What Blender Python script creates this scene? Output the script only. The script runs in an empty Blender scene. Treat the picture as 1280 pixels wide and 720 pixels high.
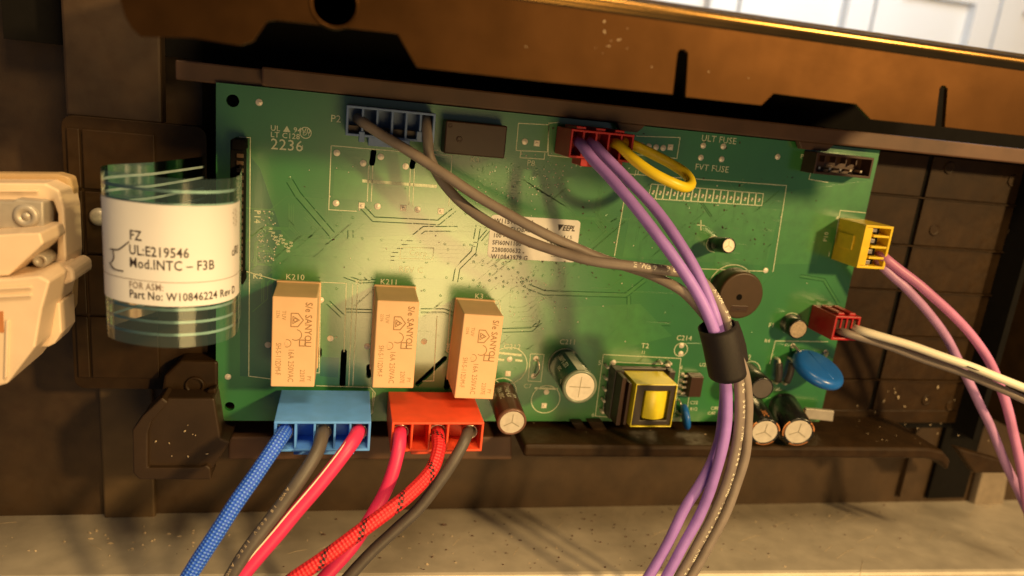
import bpy, bmesh, math, random
from mathutils import Vector, Matrix, noise
random.seed(7)
SC = bpy.context.scene
COL = SC.collection

# ---------------------------------------------------------------- frame of reference
# All sizes are millimetres in the board's own frame: X right, Y up along the board, h out of the board.
# World: (X, -h, Y + 150) / 1000, so the board stands upright and the metal shelf is near z = 0.
MM = 0.001
def W(X, Y, h=0.0): return Vector((X * MM, -h * MM, (Y + 150) * MM))
CAM = Vector((37.03, 2.16, 221.46))                      # camera in the board frame
RIGHT = Vector((0.97248, 0.101056, 0.209929))
DOWN = Vector((0.043734, -0.964197, 0.261556))
FWD = Vector((0.228845, -0.245177, -0.942082))
FPX = 897.67
def ray(px, py): return RIGHT * ((px - 640) / FPX) + DOWN * ((py - 360) / FPX) + FWD
def A(px, py, h=0.0):                                     # measured picture point -> board point at height h
    d = ray(px, py); k = (h - CAM.z) / d.z
    p = CAM + d * k
    return Vector((p.x, p.y, h))

# ---------------------------------------------------------------- camera
cd = bpy.data.cameras.new("camera"); cam = bpy.data.objects.new("camera", cd); COL.objects.link(cam)
def w3(v): return Vector((v.x, -v.z, v.y))
r_, u_, b_ = w3(RIGHT), -w3(DOWN), -w3(FWD)
M = Matrix(((r_.x, u_.x, b_.x, 0), (r_.y, u_.y, b_.y, 0), (r_.z, u_.z, b_.z, 0), (0, 0, 0, 1)))
M.translation = W(CAM.x, CAM.y, CAM.z)
cam.matrix_world = M
cd.sensor_width = 36; cd.lens = 25.247; cd.clip_start = 0.005; cd.clip_end = 20
cd.dof.use_dof = True; cd.dof.focus_distance = 0.212; cd.dof.aperture_fstop = 25.247 / 2.6
SC.camera = cam

# ---------------------------------------------------------------- world, lamps, exposure
wd = bpy.data.worlds.new("World"); SC.world = wd; wd.use_nodes = True
wd.node_tree.nodes["Background"].inputs[0].default_value = (0.80, 0.87, 1.0, 1)
wd.node_tree.nodes["Background"].inputs[1].default_value = 0.085
def lamp(name, at, target, size, watt, col):
    ld = bpy.data.lights.new(name, 'AREA'); ld.shape = 'DISK'; ld.size = size * MM; ld.energy = watt; ld.color = col
    o = bpy.data.objects.new(name, ld); COL.objects.link(o)
    o.location = W(*at)
    o.rotation_euler = (W(*target) - W(*at)).to_track_quat('-Z', 'Y').to_euler()
    return o
WARM = (1.0, 0.66, 0.27)
lamp("hood_lamp", (600, 255, 700), (110, -50, 0), 60, 8.6, WARM)                       # main lamp: front, right, a little above
lamp("hood_lamp", (112, -142, 335), (80, -60, 0), 150, 0.44, (1.0, 0.66, 0.25))         # second lamp, mirrored in the board
lamp("ceiling_lamp", (150, 470, 340), (120, -120, 0), 220, 3.9, (1.0, 0.70, 0.34))      # overhead, mostly behind the bracket
lamp("window_light", (420, 260, -120), (330, 110, -420), 300, 1.25, (0.56, 0.77, 1.0))
SC.view_settings.view_transform = 'Standard'; SC.view_settings.look = 'None'
SC.view_settings.exposure = 0.0; SC.view_settings.gamma = 1.0
SC.view_settings.use_curve_mapping = False

# ---------------------------------------------------------------- materials
def mat(name, col, rough=0.5, metal=0.0, var=0.12, vs=0.25, bump=0.0, bs=2.0, spec=0.5, coat=0.0, rvar=0.0, aniso=None):
    m = bpy.data.materials.new(name); m.use_nodes = True
    nt = m.node_tree; N = nt.nodes; L = nt.links; p = N["Principled BSDF"]
    p.inputs["Roughness"].default_value = rough; p.inputs["Metallic"].default_value = metal
    p.inputs["Specular IOR Level"].default_value = spec; p.inputs["Coat Weight"].default_value = coat
    tc = N.new("ShaderNodeTexCoord"); mp = N.new("ShaderNodeMapping"); mp.inputs[3].default_value = (1000, 1000, 1000)
    L.new(tc.outputs["Object"], mp.inputs[0])
    n = N.new("ShaderNodeTexNoise"); n.inputs["Scale"].default_value = vs; n.inputs["Detail"].default_value = 5
    L.new(mp.outputs[0], n.inputs["Vector"])
    mx = N.new("ShaderNodeMix"); mx.data_type = 'RGBA'
    lo = [c * (1 - var) for c in col]; hi = [min(1, c * (1 + var)) for c in col]
    mx.inputs[6].default_value = (*lo, 1); mx.inputs[7].default_value = (*hi, 1)
    mr = N.new("ShaderNodeMapRange"); mr.inputs[1].default_value = 0.3; mr.inputs[2].default_value = 0.7
    L.new(n.outputs[0], mr.inputs[0]); L.new(mr.outputs[0], mx.inputs[0]); L.new(mx.outputs[2], p.inputs["Base Color"])
    if rvar:
        m2 = N.new("ShaderNodeMapRange"); m2.inputs[1].default_value = 0.3; m2.inputs[2].default_value = 0.7
        m2.inputs[3].default_value = max(0.02, rough - rvar); m2.inputs[4].default_value = rough + rvar
        n3 = N.new("ShaderNodeTexNoise"); n3.inputs["Scale"].default_value = vs * 3; n3.inputs["Detail"].default_value = 6
        L.new(mp.outputs[0], n3.inputs["Vector"]); L.new(n3.outputs[0], m2.inputs[0]); L.new(m2.outputs[0], p.inputs["Roughness"])
    if bump:
        n2 = N.new("ShaderNodeTexNoise"); n2.inputs["Scale"].default_value = bs; n2.inputs["Detail"].default_value = 4
        L.new(mp.outputs[0], n2.inputs["Vector"])
        b = N.new("ShaderNodeBump"); b.inputs["Strength"].default_value = bump; b.inputs["Distance"].default_value = 0.0003
        L.new(n2.outputs[0], b.inputs["Height"]); L.new(b.outputs[0], p.inputs["Normal"])
    m["p"] = 1
    return m

def scratched(m, col=(0.75, 0.68, 0.55), scale=0.5, thr=0.72, amount=0.8):
    """worn flecks of bare colour on a material"""
    nt = m.node_tree; N = nt.nodes; L = nt.links; p = N["Principled BSDF"]
    src = p.inputs["Base Color"].links[0].from_socket
    mp = [n for n in N if n.type == 'MAPPING'][0]
    n = N.new("ShaderNodeTexNoise"); n.inputs["Scale"].default_value = scale; n.inputs["Detail"].default_value = 8
    n.inputs["Roughness"].default_value = 0.7
    L.new(mp.outputs[0], n.inputs["Vector"])
    r = N.new("ShaderNodeMapRange"); r.inputs[1].default_value = thr; r.inputs[2].default_value = thr + 0.04; r.inputs[4].default_value = amount
    L.new(n.outputs[0], r.inputs[0])
    x = N.new("ShaderNodeMix"); x.data_type = 'RGBA'; x.inputs[7].default_value = (*col, 1)
    L.new(r.outputs[0], x.inputs[0]); L.new(src, x.inputs[6]); L.new(x.outputs[2], p.inputs["Base Color"])
    return m

def braided(name, col, fleck, tracer=None, rough=0.5, fine=(0.55, 6.0)):
    """woven sleeve: two crossed helical bands in the tube's UV (u = mm along, v = turns around)"""
    m = mat(name, col, rough, var=0.08)
    nt = m.node_tree; N = nt.nodes; L = nt.links; p = N["Principled BSDF"]
    src = p.inputs["Base Color"].links[0].from_socket
    uv = N.new("ShaderNodeUVMap"); sp = N.new("ShaderNodeSeparateXYZ"); L.new(uv.outputs[0], sp.inputs[0])
    def math_(op, a, b):
        q = N.new("ShaderNodeMath"); q.operation = op
        for i, s in enumerate((a, b)):
            if hasattr(s, "links"): L.new(s, q.inputs[i])
            elif s is not None: q.inputs[i].default_value = s
        return q.outputs[0]
    u = math_('MULTIPLY', sp.outputs[0], 2 * math.pi * fine[0]); v = math_('MULTIPLY', sp.outputs[1], 2 * math.pi * fine[1])
    s1 = math_('SINE', math_('ADD', u, v), None); s2 = math_('SINE', math_('SUBTRACT', u, v), None)
    prod = math_('MULTIPLY', s1, s2)
    r = N.new("ShaderNodeMapRange"); r.inputs[1].default_value = 0.2; r.inputs[2].default_value = 0.7; r.inputs[4].default_value = 0.7
    L.new(prod, r.inputs[0])
    x = N.new("ShaderNodeMix"); x.data_type = 'RGBA'; x.inputs[7].default_value = (*fleck, 1)
    L.new(r.outputs[0], x.inputs[0]); L.new(src, x.inputs[6]); out = x.outputs[2]
    if tracer:
        uu = math_('MULTIPLY', sp.outputs[0], 2 * math.pi / 12.0)
        ph = math_('ADD', uu, math_('MULTIPLY', sp.outputs[1], 2 * math.pi))
        st = math_('GREATER_THAN', math_('SINE', ph, None), 0.84)
        ck = math_('GREATER_THAN', prod, -0.05)
        t = math_('MULTIPLY', st, ck)
        y = N.new("ShaderNodeMix"); y.data_type = 'RGBA'; y.inputs[7].default_value = (*tracer, 1)
        L.new(t, y.inputs[0]); L.new(out, y.inputs[6]); out = y.outputs[2]
    L.new(out, p.inputs["Base Color"])
    b = N.new("ShaderNodeBump"); b.inputs["Strength"].default_value = 0.6; b.inputs["Distance"].default_value = 0.0002
    L.new(prod, b.inputs["Height"]); L.new(b.outputs[0], p.inputs["Normal"])
    return m

GREEN = mat("solder_mask", (0.030, 0.190, 0.040), 0.40, var=0.12, vs=0.05, bump=0.06, bs=0.6, spec=0.3, coat=1.0)
def _weave(m):
    nt = m.node_tree; N = nt.nodes; L = nt.links; p = N["Principled BSDF"]
    mp = [n for n in N if n.type == 'MAPPING'][0]
    wv = N.new("ShaderNodeTexWave"); wv.bands_direction = 'Z'; wv.inputs["Scale"].default_value = 0.42; wv.inputs["Distortion"].default_value = 0.3
    L.new(mp.outputs[0], wv.inputs["Vector"])
    b0 = p.inputs["Normal"].links[0].from_node
    b = N.new("ShaderNodeBump"); b.inputs["Strength"].default_value = 0.06; b.inputs["Distance"].default_value = 0.0002
    L.new(wv.outputs[1], b.inputs["Height"]); L.new(b0.outputs[0], b.inputs["Normal"]); L.new(b.outputs[0], p.inputs["Normal"])
_weave(GREEN)
GREENL = mat("mask_over_copper", (0.044, 0.215, 0.046), 0.3, var=0.12, vs=0.3, spec=0.75)
GREEND = mat("mask_over_laminate", (0.010, 0.115, 0.042), 0.3, var=0.1, vs=0.2, spec=0.7)
for _m in (GREEN, GREENL, GREEND):                        # one glossy lacquer over all of the board
    _p = _m.node_tree.nodes["Principled BSDF"]
    _p.inputs["Roughness"].default_value = 0.4; _p.inputs["Specular IOR Level"].default_value = 0.45
    _p.inputs["Coat Weight"].default_value = 1.0; _p.inputs["Coat Roughness"].default_value = 0.21; _p.inputs["Coat IOR"].default_value = 2.0
DGREEN = mat("etched_groove", (0.012, 0.090, 0.026), 0.5, spec=0.2)
LAM = mat("laminate_edge", (0.05, 0.12, 0.05), 0.6)
SILK = mat("silkscreen_ink", (0.68, 0.72, 0.50), 0.6, var=0.25, vs=3)
SOLDER = mat("solder", (0.80, 0.72, 0.60), 0.4, 0.25, bump=0.3, bs=3)
COPPER = mat("tinned_hole", (0.5, 0.36, 0.22), 0.4, 0.8)
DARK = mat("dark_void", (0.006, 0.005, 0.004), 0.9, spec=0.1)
RELAY = mat("relay_case", (0.84, 0.53, 0.29), 0.42, var=0.05, vs=0.15, bump=0.08, bs=3)
RINK = mat("grey_brown_ink", (0.38, 0.20, 0.085), 0.6, var=0.3, vs=2)
BLKP = scratched(mat("black_plastic", (0.028, 0.014, 0.0045), 0.5, var=0.25, vs=0.15, bump=0.15, bs=4, rvar=0.1, spec=0.2), (0.4, 0.3, 0.18), 0.55, 0.74, 0.5)
FLANGE = mat("brown_black_plastic", (0.10, 0.048, 0.024), 0.55, var=0.2, vs=0.1, bump=0.1, bs=3)
FLANGE2 = mat("worn_black_plastic", (0.040, 0.022, 0.010), 0.5, var=0.2, vs=0.1, bump=0.1, bs=3, spec=0.35)
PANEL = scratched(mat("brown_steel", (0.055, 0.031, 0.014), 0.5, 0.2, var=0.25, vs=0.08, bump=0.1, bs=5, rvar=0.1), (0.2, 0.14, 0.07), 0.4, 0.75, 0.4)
POSTL = mat("pale_steel_foot", (0.24, 0.19, 0.14), 0.5, 0.1, var=0.15)
POST = mat("bare_steel_post", (0.105, 0.066, 0.032), 0.5, 0.3, var=0.2, vs=0.1, bump=0.1, bs=4)
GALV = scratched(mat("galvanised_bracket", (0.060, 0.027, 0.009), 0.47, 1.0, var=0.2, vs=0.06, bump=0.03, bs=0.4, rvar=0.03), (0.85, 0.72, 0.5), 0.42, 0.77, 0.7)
GALVE = mat("edge_highlight", (0.34, 0.19, 0.06), 0.26, 1.0, var=0.15, vs=0.1)  # paler bracket metal: the rolled edge's highlight is put into its colour
SHELF = scratched(mat("satin_steel_shelf", (0.46, 0.40, 0.31), 0.45, 0.25, var=0.12, vs=0.12, bump=0.1, bs=2, rvar=0.06), (0.72, 0.62, 0.45), 0.38, 0.765, 0.7)
BLUEP = mat("blue_nylon", (0.12, 0.36, 0.92), 0.42, var=0.08, vs=0.2, bump=0.06, bs=4)
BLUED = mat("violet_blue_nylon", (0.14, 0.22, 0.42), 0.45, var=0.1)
REDP = mat("orange_red_nylon", (0.80, 0.085, 0.03), 0.4, var=0.08, vs=0.2, bump=0.06, bs=4)
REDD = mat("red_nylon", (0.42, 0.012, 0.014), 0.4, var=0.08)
YELP = mat("yellow_nylon", (0.86, 0.58, 0.02), 0.4, var=0.1)
YELT = mat("yellow_tape", (0.84, 0.68, 0.03), 0.32, var=0.08, vs=0.3, bump=0.1, bs=1)
PURP = mat("lilac_insulation", (0.37, 0.195, 0.64), 0.5, var=0.08, bump=0.1, bs=2)
PINK = mat("pink_insulation", (0.60, 0.22, 0.44), 0.45, var=0.08, bump=0.08, bs=2)
LILP = mat("pale_pink_insulation", (0.50, 0.26, 0.50), 0.45, var=0.08, bump=0.08, bs=2)
CRIM = mat("crimson_insulation", (0.72, 0.03, 0.12), 0.45, var=0.06, bump=0.08, bs=2)
YELW = mat("yellow_insulation", (0.86, 0.64, 0.02), 0.4, var=0.05)
GREY = mat("taupe_insulation", (0.24, 0.19, 0.16), 0.5, var=0.1, bump=0.1, bs=2)
DGREY = mat("dark_grey_insulation", (0.085, 0.07, 0.06), 0.5, var=0.12, bump=0.1, bs=2)
WHITEW = mat("white_insulation", (0.78, 0.70, 0.55), 0.45, var=0.05)
BLUEB = braided("blue_braid", (0.018, 0.10, 0.72), (0.22, 0.46, 1.0))
REDB = braided("red_braid", (0.66, 0.016, 0.026), (0.78, 0.05, 0.06), (0.02, 0.008, 0.008), fine=(0.5, 5.0))
WINK = mat("white_wire_ink", (0.72, 0.66, 0.52), 0.6)
STEEL = mat("tin_terminal", (0.62, 0.55, 0.45), 0.3, 0.9)
ALU = mat("capacitor_aluminium", (0.66, 0.58, 0.47), 0.42, 0.15, var=0.1, vs=0.5)
GROOVE = mat("vent_groove", (0.42, 0.36, 0.26), 0.5, 0.5)
CAPG = mat("dark_green_sleeve", (0.012, 0.048, 0.034), 0.22, var=0.1, spec=0.6)
CAPB = mat("brown_sleeve", (0.060, 0.020, 0.014), 0.3, var=0.1)
CAPK = mat("black_sleeve", (0.012, 0.011, 0.010), 0.25)
LIPG = mat("pale_green_lip", (0.16, 0.19, 0.13), 0.3)
LIPB = mat("brown_lip", (0.16, 0.075, 0.05), 0.3)
CAPS = mat("copper_print", (0.65, 0.25, 0.08), 0.4, 0.2)
INKP = mat("silver_print", (0.50, 0.52, 0.42), 0.5)
BUZZ = mat("buzzer_shell", (0.060, 0.030, 0.010), 0.45, var=0.08)
BROWNR = mat("brown_relay_case", (0.05, 0.02, 0.008), 0.42, var=0.06)
FERR = mat("ferrite", (0.045, 0.034, 0.026), 0.4, var=0.15)
RESIN = mat("tan_resin", (0.40, 0.30, 0.20), 0.6, var=0.3, vs=1.5)
MOVB = mat("blue_epoxy", (0.012, 0.12, 0.46), 0.3, var=0.05)
PAPER = mat("label_paper", (0.80, 0.77, 0.76), 0.6, var=0.025, vs=0.05)
STICK = mat("sticker_paper", (0.74, 0.70, 0.66), 0.55, var=0.06)
BINK = mat("black_ink", (0.035, 0.022, 0.02), 0.6, var=0.3, vs=2)
GINK = mat("faint_ink", (0.22, 0.16, 0.13), 0.6, var=0.3, vs=2)
CREAM = mat("cream_ceramic", (0.74, 0.56, 0.39), 0.4, var=0.05, vs=0.1)
TAN = mat("tan_backplate", (0.45, 0.30, 0.15), 0.5, var=0.1, vs=0.1)
GSTEEL = mat("grey_steel", (0.42, 0.37, 0.31), 0.4, 0.25)
VELCRO = mat("black_cloth_tape", (0.014, 0.009, 0.006), 0.6, var=0.3, vs=1.5, bump=0.3, bs=4)
WHITEC = mat("white_cabinet_paint", (0.80, 0.80, 0.80), 0.5, var=0.02, vs=0.01)
CRUMB = mat("brown_crumbs", (0.045, 0.016, 0.008), 0.7, var=0.5, vs=1)
DUST = mat("pale_dust", (0.42, 0.32, 0.20), 0.7, var=0.3, vs=1)
TRACE = mat("silver_trace", (0.42, 0.56, 0.54), 0.5, 0.1)

def film_material():
    m = bpy.data.materials.new("clear_teal_film"); m.use_nodes = True
    nt = m.node_tree; N = nt.nodes; L = nt.links; N.remove(N["Principled BSDF"])
    t = N.new("ShaderNodeBsdfTransparent"); t.inputs[0].default_value = (0.82, 0.91, 0.90, 1)
    g = N.new("ShaderNodeBsdfGlossy"); g.inputs[0].default_value = (0.9, 0.95, 0.95, 1); g.inputs[1].default_value = 0.12
    d = N.new("ShaderNodeBsdfDiffuse"); d.inputs[0].default_value = (0.30, 0.50, 0.48, 1)
    fr = N.new("ShaderNodeFresnel"); fr.inputs[0].default_value = 1.55
    a = N.new("ShaderNodeMixShader"); a.inputs[0].default_value = 0.07
    b = N.new("ShaderNodeMixShader")
    L.new(t.outputs[0], a.inputs[1]); L.new(d.outputs[0], a.inputs[2])
    L.new(fr.outputs[0], b.inputs[0]); L.new(a.outputs[0], b.inputs[1]); L.new(g.outputs[0], b.inputs[2])
    L.new(b.outputs[0], N["Material Output"].inputs[0])
    return m
FILM = film_material()

# ---------------------------------------------------------------- mesh builder (board-frame mm)
class MB:
    def __init__(s): s.v = []; s.f = []; s.sm = []; s.uv = {}
    def add(s, vs, fs, smooth=False, uvs=None):
        o = len(s.v); s.v += [Vector(p) for p in vs]
        for i, f in enumerate(fs):
            if uvs: s.uv[len(s.f)] = uvs[i]
            s.f.append([o + k for k in f]); s.sm.append(smooth)
        return s
    def hexa(s, lo, hi):                                   # four points below, four above, same winding (ccw seen from +h)
        return s.add(list(lo) + list(hi), [(3, 2, 1, 0), (4, 5, 6, 7), (0, 1, 5, 4), (1, 2, 6, 5), (2, 3, 7, 6), (3, 0, 4, 7)])
    def box(s, x0, x1, y0, y1, h0, h1):
        x0, x1 = min(x0, x1), max(x0, x1); y0, y1 = min(y0, y1), max(y0, y1); h0, h1 = min(h0, h1), max(h0, h1)
        q = [(x0, y0), (x1, y0), (x1, y1), (x0, y1)]
        return s.hexa([(x, y, h0) for x, y in q], [(x, y, h1) for x, y in q])
    def prism(s, pts, h0, h1):                             # convex or concave outline (capped with ngons)
        ar = sum(pts[i][0] * pts[(i + 1) % len(pts)][1] - pts[(i + 1) % len(pts)][0] * pts[i][1] for i in range(len(pts)))
        if ar < 0: pts = pts[::-1]
        n = len(pts)
        return s.add([(p[0], p[1], h0) for p in pts] + [(p[0], p[1], h1) for p in pts],
                     [tuple(range(n - 1, -1, -1)), tuple(range(n, 2 * n))] + [(i, (i + 1) % n, n + (i + 1) % n, n + i) for i in range(n)])
    def lathe(s, p0, d, prof, n=24, smooth=True):          # prof: (distance along d, radius)
        d = Vector(d).normalized(); a = d.orthogonal().normalized(); b = d.cross(a); p0 = Vector(p0)
        vs = []; fs = []
        for t, r in prof:
            for k in range(n):
                w = 2 * math.pi * k / n; vs.append(p0 + d * t + (a * math.cos(w) + b * math.sin(w)) * max(r, 1e-4))
        for j in range(len(prof) - 1):
            for k in range(n): fs.append((j * n + k, j * n + (k + 1) % n, (j + 1) * n + (k + 1) % n, (j + 1) * n + k))
        s.add(vs, fs, smooth)
        o = len(s.v) - len(vs); m = len(prof) - 1
        s.f.append([o + k for k in range(n - 1, -1, -1)]); s.sm.append(False)
        s.f.append([o + m * n + k for k in range(n)]); s.sm.append(False)
        return s
    def tube(s, pts, r, n=12, sx=1.0, caps=True):          # swept along pts with steady frames; UV u = mm, v = turns
        pts = [Vector(p) for p in pts]; rad = r if isinstance(r, list) else [r] * len(pts)
        T = [(pts[min(i + 1, len(pts) - 1)] - pts[max(i - 1, 0)]).normalized() for i in range(len(pts))]
        a = T[0].cross(Vector((0, 0, 1)));  a = a if a.length > 1e-3 else T[0].orthogonal(); a.normalize()
        vs = []; us = []; u = 0
        for i, p in enumerate(pts):
            a = (a - T[i] * a.dot(T[i])).normalized(); b = T[i].cross(a)
            if i: u += (p - pts[i - 1]).length
            us.append(u)
            for k in range(n):
                w = 2 * math.pi * k / n; vs.append(p + (a * math.cos(w) * sx + b * math.sin(w)) * rad[i])
        fs = []; uvs = []
        for i in range(len(pts) - 1):
            for k in range(n):
                fs.append((i * n + k, i * n + (k + 1) % n, (i + 1) * n + (k + 1) % n, (i + 1) * n + k))
                uvs.append(((us[i], k / n), (us[i], (k + 1) / n), (us[i + 1], (k + 1) / n), (us[i + 1], k / n)))
        s.add(vs, fs, True, uvs)
        if caps:
            o = len(s.v) - len(vs); m = (len(pts) - 1) * n
            s.f.append([o + k for k in range(n - 1, -1, -1)]); s.sm.append(False)
            s.f.append([o + m + k for k in range(n)]); s.sm.append(False)
        return s
    def strip(s, pts, w, h):                               # flat ribbon of width w on a plane of height h
        pts = [Vector((p[0], p[1])) for p in pts]; L_ = []; R_ = []
        for i, p in enumerate(pts):
            d0 = (p - pts[i - 1]).normalized() if i else (pts[1] - p).normalized()
            d1 = (pts[i + 1] - p).normalized() if i < len(pts) - 1 else d0
            t = (d0 + d1); t = t.normalized() if t.length > 1e-4 else d0
            nrm = Vector((-t.y, t.x)); k = 1 / max(0.4, nrm.dot(Vector((-d0.y, d0.x))))
            L_.append(p + nrm * w / 2 * k); R_.append(p - nrm * w / 2 * k)
        n = len(pts)
        return s.add([(p.x, p.y, h) for p in L_] + [(p.x, p.y, h) for p in R_], [(i, n + i, n + i + 1, i + 1) for i in range(n - 1)])
    def ribbon(s, pts, w, h0, h1):                         # raised track with side walls
        q = MB().strip(pts, w, h1); n = len(pts); tp = q.v
        lo = [Vector((p.x, p.y, h0)) for p in tp]
        s.add(tp + lo, q.f + [(i, i + 1, 2 * n + i + 1, 2 * n + i) for i in range(n - 1)] + [(n + i + 1, n + i, 3 * n + i, 3 * n + i + 1) for i in range(n - 1)])
        return s
    def ring(s, c, r0, r1, h, n=24, a0=0, a1=2 * math.pi):
        vs = []; full = abs(a1 - a0 - 2 * math.pi) < 1e-6; m = n if full else n + 1
        for k in range(m):
            w = a0 + (a1 - a0) * k / n
            vs += [(c[0] + r0 * math.cos(w), c[1] + r0 * math.sin(w), h), (c[0] + r1 * math.cos(w), c[1] + r1 * math.sin(w), h)]
        return s.add(vs, [(2 * k, 2 * k + 1, 2 * ((k + 1) % m) + 1, 2 * ((k + 1) % m)) for k in range(n)])
    def disc(s, c, r, h, n=20):
        return s.add([(c[0] + r * math.cos(2 * math.pi * k / n), c[1] + r * math.sin(2 * math.pi * k / n), h) for k in range(n)], [tuple(range(n))])
    def speck(s, c, r, flat=0.6):                          # irregular crumb
        vs = [Vector((0, 0, 1)), Vector((0, 0, -1))] + [Vector((math.cos(k * 1.2566), math.sin(k * 1.2566), random.uniform(-.3, .3))) for k in range(5)]
        e = random.uniform(1, 2.2); w = random.uniform(0, 3.14)
        out = []
        for v in vs:
            v = v * random.uniform(0.7, 1.2); x = v.x * e; y = v.y
            out.append((c[0] + r * (x * math.cos(w) - y * math.sin(w)), c[1] + r * (x * math.sin(w) + y * math.cos(w)), c[2] + r * flat * v.z))
        return s.add(out, [(0, 2 + k, 2 + (k + 1) % 5) for k in range(5)] + [(1, 2 + (k + 1) % 5, 2 + k) for k in range(5)])
    def build_mesh(s, name, material, org):
        me = bpy.data.meshes.new(name)
        me.from_pydata([((p.x - org[0]) * MM, -(p.z - org[2]) * MM, (p.y - org[1]) * MM) for p in s.v], [], s.f)
        me.polygons.foreach_set("use_smooth", s.sm)
        if s.uv:
            ul = me.uv_layers.new(name="UVMap")
            for fi, q in s.uv.items():
                for li, c in zip(me.polygons[fi].loop_indices, q): ul.data[li].uv = c
        me.materials.append(material); me.update()
        return me

ORG = {}                                                   # object name -> origin in the board frame
def link(o, parent, org):
    COL.objects.link(o); ORG[o.name] = Vector(org)
    if parent:
        o.parent = parent; po = ORG[parent.name]
        o.location = ((org[0] - po[0]) * MM, -(org[2] - po[2]) * MM, (org[1] - po[1]) * MM)
    else: o.location = W(*org)
    return o
def obj(name, mb, material, parent=None, org=None, bevel=0, seg=2, label=None):
    if org is None:
        if parent: org = ORG[parent.name]
        else:
            c = sum(mb.v, Vector()) / len(mb.v); org = (c.x, min(p.y for p in mb.v), c.z)
    o = bpy.data.objects.new(name, mb.build_mesh(name, material, org))
    link(o, parent, org)
    if bevel:
        m = o.modifiers.new("bevel", 'BEVEL'); m.width = bevel * MM; m.segments = seg; m.limit_method = 'ANGLE'; m.angle_limit = math.radians(35)
    if label: o["label"] = label
    return o
def share(name, me, parent, org, rot=0.0, label=None):     # another object on the same mesh
    o = bpy.data.objects.new(name, me); link(o, parent, org)
    if rot: o.rotation_euler = (0, rot, 0)
    if label: o["label"] = label
    return o
def empty(name, org, label, cat, group=None):
    o = bpy.data.objects.new(name, None); link(o, None, org); o.empty_display_size = 0.01
    return tag(o, label, cat, group)
def tag(o, label, cat=None, group=None, kind=None):
    o["label"] = label
    if cat: o["category"] = cat
    if group: o["group"] = group
    if kind: o["kind"] = kind
    return o
def spline(pts, step=1.2):                                 # Catmull-Rom through 3D points
    P = [Vector(p) for p in pts]; P = [P[0] * 2 - P[1]] + P + [P[-1] * 2 - P[-2]]; out = []
    for i in range(1, len(P) - 2):
        n = max(2, int((P[i + 1] - P[i]).length / step))
        for k in range(n):
            t = k / n; a, b, c, d = P[i - 1:i + 3]
            out.append(0.5 * ((2 * b) + (c - a) * t + (2 * a - 5 * b + 4 * c - d) * t * t + (3 * b - a - 3 * c + d) * t ** 3))
    out.append(P[-2]); return out

# ---- text and cut plates come from 2D curves turned into meshes
_DG = {}
def curve_mesh(cu):
    o = bpy.data.objects.new("tmp", cu); COL.objects.link(o)
    bpy.context.view_layer.update()
    me = bpy.data.meshes.new_from_object(o.evaluated_get(bpy.context.evaluated_depsgraph_get()))
    vs = [v.co.copy() for v in me.vertices]; fs = [tuple(p.vertices) for p in me.polygons]
    bpy.data.objects.remove(o); bpy.data.curves.remove(cu); bpy.data.meshes.remove(me)
    return vs, fs
def text_geo(s, bold=0.0, narrow=1.0):
    k = (s, bold, narrow)
    if k not in _DG:
        cu = bpy.data.curves.new("t", 'FONT'); cu.body = s; cu.size = 1.0; cu.resolution_u = 2; cu.offset = bold; cu.space_character = 1.05
        vs, fs = curve_mesh(cu); _DG[k] = ([(v.x * narrow, v.y) for v in vs], fs)
    return _DG[k]
def put_text(mb, s, org, size, u=(1, 0, 0), v=(0, 1, 0), bold=0.012, narrow=1.0):
    vs, fs = text_geo(s, bold, narrow); o = Vector(org); u = Vector(u) * size; v = Vector(v) * size
    return mb.add([o + u * x + v * y for x, y in vs], fs)
def plate(mb, outer, holes, h0, h1):                       # sheet with through holes
    cu = bpy.data.curves.new("p", 'CURVE'); cu.dimensions = '2D'; cu.fill_mode = 'BOTH'; cu.extrude = (h1 - h0) / 2
    for pts in [outer] + holes:
        sp = cu.splines.new('POLY'); sp.points.add(len(pts) - 1); sp.use_cyclic_u = True
        for q, p in zip(sp.points, pts): q.co = (p[0], p[1], 0, 1)
    vs, fs = curve_mesh(cu); m = (h0 + h1) / 2
    t = bmesh.new(); bv = [t.verts.new((v.x, v.y, v.z + m)) for v in vs]
    for f in fs:
        try: t.faces.new([bv[i] for i in f])
        except ValueError: pass
    bmesh.ops.remove_doubles(t, verts=t.verts, dist=1e-4); bmesh.ops.recalc_face_normals(t, faces=t.faces)
    t.verts.index_update()
    mb.add([v.co.copy() for v in t.verts], [tuple(v.index for v in f.verts) for f in t.faces]); t.free()
    return mb
def circ(c, r, n=20): return [(c[0] + r * math.cos(2 * math.pi * k / n), c[1] + r * math.sin(2 * math.pi * k / n)) for k in range(n)]
def capsule(p, q, w, n=6):                                 # rounded slot outline
    p = Vector(p[:2]); q = Vector(q[:2]); d = (q - p).normalized(); a = math.atan2(d.y, d.x); out = []
    for k in range(n + 1): t = a - math.pi / 2 + math.pi * k / n; out.append((q.x + w / 2 * math.cos(t), q.y + w / 2 * math.sin(t)))
    for k in range(n + 1): t = a + math.pi / 2 + math.pi * k / n; out.append((p.x + w / 2 * math.cos(t), p.y + w / 2 * math.sin(t)))
    return out
def rrect(x0, x1, y0, y1, r, n=5):
    out = []
    for cx, cy, a in ((x1 - r, y1 - r, 0), (x0 + r, y1 - r, 1), (x0 + r, y0 + r, 2), (x1 - r, y0 + r, 3)):
        for k in range(n + 1):
            t = math.pi / 2 * (a + k / n); out.append((cx + r * math.cos(t), cy + r * math.sin(t)))
    return out
def xy(px, py, h=0.0): p = A(px, py, h); return (p.x, p.y)
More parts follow.
